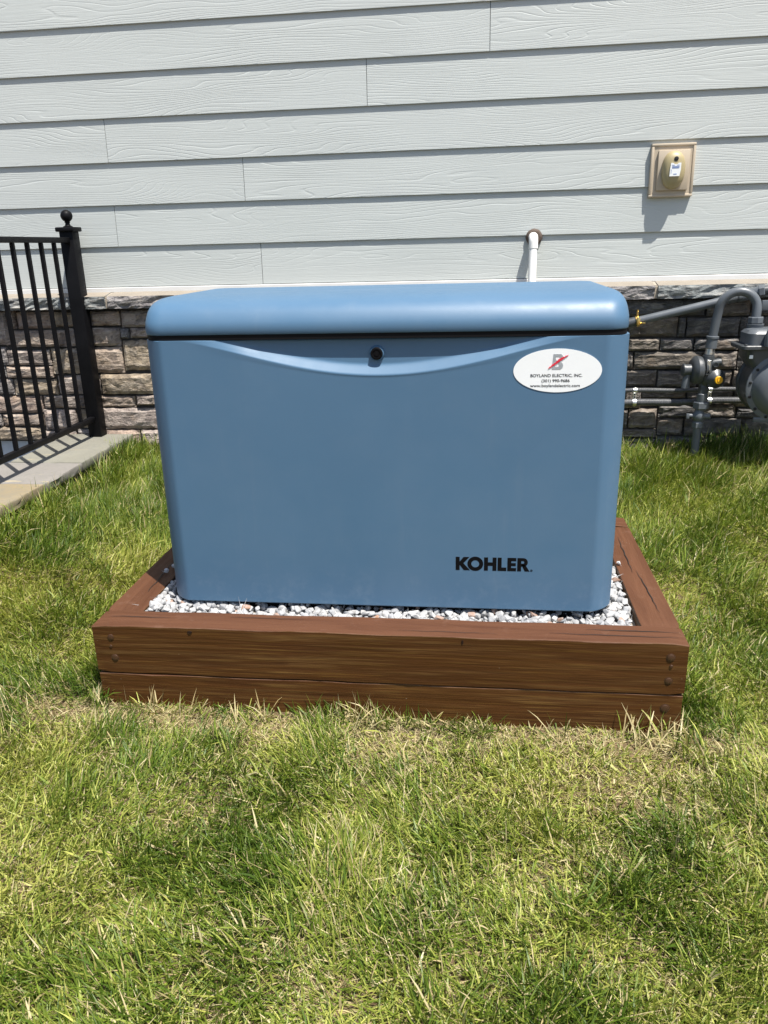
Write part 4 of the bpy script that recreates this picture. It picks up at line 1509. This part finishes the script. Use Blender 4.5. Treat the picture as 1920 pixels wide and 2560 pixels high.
# ------------------------------------------------------------------ lawn
def in_view(x, y, z, mx=0.12, my=0.10):
    p = np.stack([x - CAM.x, y - CAM.y, z - CAM.z], -1)
    d = p @ np.array(cam_dir)
    u = (p @ np.array(cam_r)) / d * FPX / 960.0
    v_ = (p @ np.array(cam_u)) / d * FPX / 1280.0
    return (d > 0.1) & (np.abs(u) < 1 + mx) & (np.abs(v_) < 1 + my)


def blocked(x, y):
    f = (x > XL - 0.004) & (x < XR + 0.004) & (y > YF - 0.004) & (y < YB + 0.004)
    s = (x < -1.442) & (y > -0.92)
    wll = y > 1.685
    return f | s | wll


def dryness(x, y):
    """0 lush .. 1 straw; worn strip in front of the frame and a few bald patches"""
    d = 0.55 * vnoise(x, y, 2.3, 31) + 0.45 * vnoise(x, y, 6.5, 57)
    d = np.clip((d - 0.50) * 2.2, 0, 1) * 0.75
    d = np.maximum(d, 1.05 * np.exp(-((y + 0.215) / 0.06) ** 2) * (np.abs(x) < 0.95) * np.clip(0.45 + 1.1 * vnoise(x, y, 4.5, 3), 0, 1))
    for px, py, r, a in ((0.66, -0.40, 0.15, 1.0), (0.30, -0.24, 0.13, 0.9), (0.80, -0.20, 0.10, 1.0), (0.02, -0.42, 0.12, 0.6), (0.40, -0.62, 0.11, 0.65), (-0.35, -0.52, 0.10, 0.5), (-0.05, -0.66, 0.09, 0.5), (0.2, -0.85, 0.1, 0.5), (0.95, 0.4, 0.12, .5), (-0.25, -0.22, 0.10, .9)):
        d = np.maximum(d, a * np.exp(-(((x - px) / r) ** 2 + ((y - py) / (r * .7)) ** 2)))
    d = d * np.where(y > 0.2, 0.45, 1.0)
    return np.clip(d, 0, 1)


def blades(name, x, y, length, width, az, lean, curl, col, label, flat=False):
    n = len(x)
    z = ground_z(x, y) - 0.004
    ts = np.array([0.0, 0.33, 0.68, 1.0])
    wf = np.array([0.75, 1.0, 0.78, 0.0])
    dx, dy = np.cos(az), np.sin(az)
    # the blade bends over: its tilt grows from the foot to the tip
    P = []
    cx_, cy_, cz_ = x.copy(), y.copy(), z.copy()
    P.append((cx_.copy(), cy_.copy(), cz_.copy()))
    for k in range(1, 4):
        dt = ts[k] - ts[k - 1]
        ang = np.clip(lean + curl * (ts[k] + ts[k - 1]) / 2, 0, 1.75)
        cx_ = cx_ + dx * np.sin(ang) * length * dt
        cy_ = cy_ + dy * np.sin(ang) * length * dt
        cz_ = cz_ + np.cos(ang) * length * dt
        cz_ = np.maximum(cz_, z + 0.004)
        P.append((cx_.copy(), cy_.copy(), cz_.copy()))
    tw = rng.normal(0, 0.6, n)
    sx, sy = -np.sin(az + tw), np.cos(az + tw)
    V = np.zeros((n, 7, 3), np.float32)
    for k in range(3):
        hw = width * wf[k] * 0.5
        zz = hw * rng.normal(0, 0.35, n)
        V[:, 2 * k, 0], V[:, 2 * k, 1], V[:, 2 * k, 2] = P[k][0] - sx * hw, P[k][1] - sy * hw, P[k][2] - zz
        V[:, 2 * k + 1, 0], V[:, 2 * k + 1, 1], V[:, 2 * k + 1, 2] = P[k][0] + sx * hw, P[k][1] + sy * hw, P[k][2] + zz
    V[:, 6, 0], V[:, 6, 1], V[:, 6, 2] = P[3]
    pat = np.array([0, 1, 3, 2, 2, 3, 5, 4, 4, 5, 6])
    loops = (np.arange(n)[:, None] * 7 + pat[None, :]).astype(np.int32).ravel()
    sizes = np.tile(np.array([4, 4, 3]), n)
    starts = np.concatenate([[0], np.cumsum(sizes)[:-1]]).astype(np.int32)
    me = bpy.data.meshes.new(name)
    me.vertices.add(n * 7)
    me.vertices.foreach_set('co', V.ravel())
    me.loops.add(len(loops))
    me.loops.foreach_set('vertex_index', loops)
    me.polygons.add(n * 3)
    me.polygons.foreach_set('loop_start', starts)
    me.polygons.foreach_set('use_smooth', np.ones(n * 3, bool))
    me.update(calc_edges=True)
    at = me.attributes.new('tint', 'FLOAT_COLOR', 'POINT')
    shade = np.array([1.0, 1.0, 1.0, 1.0, 1.0, 1.0, 1.0])
    cc = np.ones((n, 7, 4), np.float32)
    cc[:, :, :3] = col[:, None, :] * shade[None, :, None]
    # blade feet are paler and yellower, the way sheaths are
    foot = np.array((0.30, 0.27, 0.12))
    cc[:, 0:2, :3] = cc[:, 0:2, :3] * 0.55 + foot * 0.45
    at.data.foreach_set('color', cc.ravel())
    o = link(name, me, MAT['grass'])
    tag(o, label, 'grass', kind='stuff')
    return o


def scatter(density, x0=-2.3, x1=2.3, y0=-1.75, y1=1.69, outside=0.10):
    n = int((x1 - x0) * (y1 - y0) * density)
    x = rng.uniform(x0, x1, n)
    y = rng.uniform(y0, y1, n)
    z = ground_z(x, y)
    keep = ~blocked(x, y) & (in_view(x, y, z) | (rng.random(n) < outside))
    return x[keep], y[keep]


def palette(n, dry, hue):
    """per-blade colour: fresh green, yellow green, straw"""
    green = np.array((0.158, 0.212, 0.024))
    dark = np.array((0.060, 0.108, 0.010))
    lime = np.array((0.375, 0.380, 0.090))
    straw = np.array((0.38, 0.30, 0.14))
    pale = np.array((0.50, 0.44, 0.25))
    u = rng.random(n)[:, None]
    h = np.clip(hue[:, None] + rng.normal(0, .32, (n, 1)), 0, 1)
    c = np.where(h < 0.5, dark + (green - dark) * h * 2, green + (lime - green) * (h - .5) * 2)
    sd_ = (rng.random(n) < dry)[:, None]
    s = straw + (pale - straw) * u
    c = np.where(sd_, s, c)
    return np.clip(c * rng.uniform(0.8, 1.2, (n, 1)), 0, 0.8)


def lawn():
    # lying thatch
    x, y = scatter(42000)
    n = len(x)
    dr = dryness(x, y)
    k = rng.random(n) < (0.30 + 0.7 * dr)
    x, y, dr = x[k], y[k], dr[k]
    n = len(x)
    blades("dry_straw", x, y, rng.uniform(0.015, 0.05, n), rng.uniform(0.0008, 0.0018, n), rng.uniform(0, 2 * PI, n), rng.uniform(1.1, 1.5, n), rng.normal(0.1, .25, n),
           palette(n, np.full(n, 0.93), np.full(n, .5)), 'dry straw-coloured clippings lying in the thin lawn')
    # living blades, combed by slowly turning directions
    x, y = scatter(56000)
    n = len(x)
    dr = dryness(x, y)
    k = rng.random(n) < (1.0 - 0.80 * dr)
    x, y, dr = x[k], y[k], dr[k]
    n = len(x)
    az0 = 2 * PI * (vnoise(x, y, 1.9, 5) * 1.3 + 0.5 * vnoise(x, y, 5.5, 71))
    flop = rng.random(n) < 0.50
    az = np.where(flop, rng.uniform(0, 2 * PI, n), az0 + rng.normal(0, 0.9, n))
    clump = vnoise(x, y, 7.5, 13)
    tall = np.clip((y - 0.55) / 0.8, 0, 1) * 0.45 + 0.25 * np.exp(-((x + 1.45) / 0.16) ** 2) * (y > 0)
    L = (0.032 + 0.050 * clump ** 1.6 + 0.045 * tall) * rng.uniform(0.5, 1.5, n) * (1 - 0.25 * dr)
    lean = np.where(flop, rng.uniform(0.75, 1.40, n), np.clip(0.50 - 0.30 * tall - 0.3 * (clump - .5) + rng.normal(0, 0.33, n), 0.03, 1.2))
    hue = np.clip(0.98 - 0.95 * vnoise(x, y, 5.0, 41) * (0.5 + clump) + 0.15 * (vnoise(x, y, 15, 2) - .5) - .15 * tall + np.where(flop, 0.16, -.05), 0, 1)
    near = np.exp(-((y + 0.20) / 0.05) ** 2) * (np.abs(x) < .85)
    L = L * (1 - 0.25 * near)
    blades("grass", x, y, L, np.where(rng.random(n) < 0.10, rng.uniform(0.0035, 0.005, n), rng.uniform(0.0014, 0.0034, n)), az, lean, np.where(flop, rng.normal(0.15, .2, n), rng.normal(0.45, .35, n)), palette(n, 0.05 + 0.30 * dr + np.where(flop, 0.07, 0.0), hue), 'short green lawn grass in front of and around the timber frame')
    # tufts of long coarse blades
    cs = []
    for i in range(170):
        for _ in range(30):
            px, py = rng.uniform(-1.5, 1.6), rng.uniform(-1.15, 1.6)
            if not blocked(np.array([px]), np.array([py]))[0] and in_view(np.array([px]), np.array([py]), np.array([-.2]))[0] and rng.random() > 0.85 * dryness(np.array([px]), np.array([py]))[0]:
                cs.append((px, py, rng.uniform(0.02, 0.06), rng.uniform(0.06, 0.10), int(rng.uniform(14, 48))))
                break
    # at the foot of the front timber
    for px, py, r, L_, k in ((-0.50, -0.19, 0.05, 0.085, 40), (-0.62, -0.185, 0.05, 0.08, 40), (-0.33, -0.185, 0.05, 0.09, 40), (-0.05, -0.185, 0.06, 0.10, 60), (0.02, -0.18, 0.04, 0.09, 36), (0.66, -0.19, 0.06, 0.11, 40), (0.74, -0.20, 0.04, 0.11, 30), (0.45, -0.185, 0.04, 0.09, 14), (0.25, -0.18, 0.05, 0.07, 20), (-0.76, -0.17, 0.03, 0.09, 40)):
        cs.append((px, py, r, L_, k))
    # along the coping and the house wall
    for i in range(110):
        cs.append((-1.435 + abs(rng.normal(0, .06)), rng.uniform(0.1, 1.65), 0.05, rng.uniform(.09, .16), 34))
    for i in range(46):
        cs.append((rng.uniform(0.55, 1.75), rng.uniform(1.42, 1.66), 0.05, rng.uniform(.08, .13), 34))
    for i in range(20):
        cs.append((rng.uniform(-1.40, -0.75), rng.uniform(1.35, 1.66), 0.05, rng.uniform(.08, .13), 34))
    X, Y, LL, AZ, LE, WI, DR, HU = [], [], [], [], [], [], [], []
    for px, py, r, L_, k in cs:
        ang = rng.uniform(0, 2 * PI, k)
        rad = r * np.sqrt(rng.random(k))
        X.append(px + rad * np.cos(ang)); Y.append(py + rad * np.sin(ang))
        LL.append(L_ * rng.uniform(.55, 1.15, k)); AZ.append(ang * 0.6 + rng.normal(0, .8, k) + rng.uniform(0, 6.28))
        LE.append(np.clip(rng.normal(.32, .25, k), .02, 1.2)); WI.append(rng.uniform(.0022, .0042, k))
        DR.append(np.full(k, .08 if py > -.16 or py < -.23 else .55)); HU.append(np.full(k, rng.uniform(0, .6)))
    X, Y, LL, AZ, LE, WI, DR, HU = (np.concatenate(a) for a in (X, Y, LL, AZ, LE, WI, DR, HU))
    k = ~blocked(X, Y)
    X, Y, LL, AZ, LE, WI, DR, HU = (a[k] for a in (X, Y, LL, AZ, LE, WI, DR, HU))
    n = len(X)
    blades("tall_grass", X, Y, LL, WI, AZ, LE, rng.normal(0.7, .4, n), palette(n, DR, HU), 'long coarse grass tufts along the coping, wall and frame')


lawn()
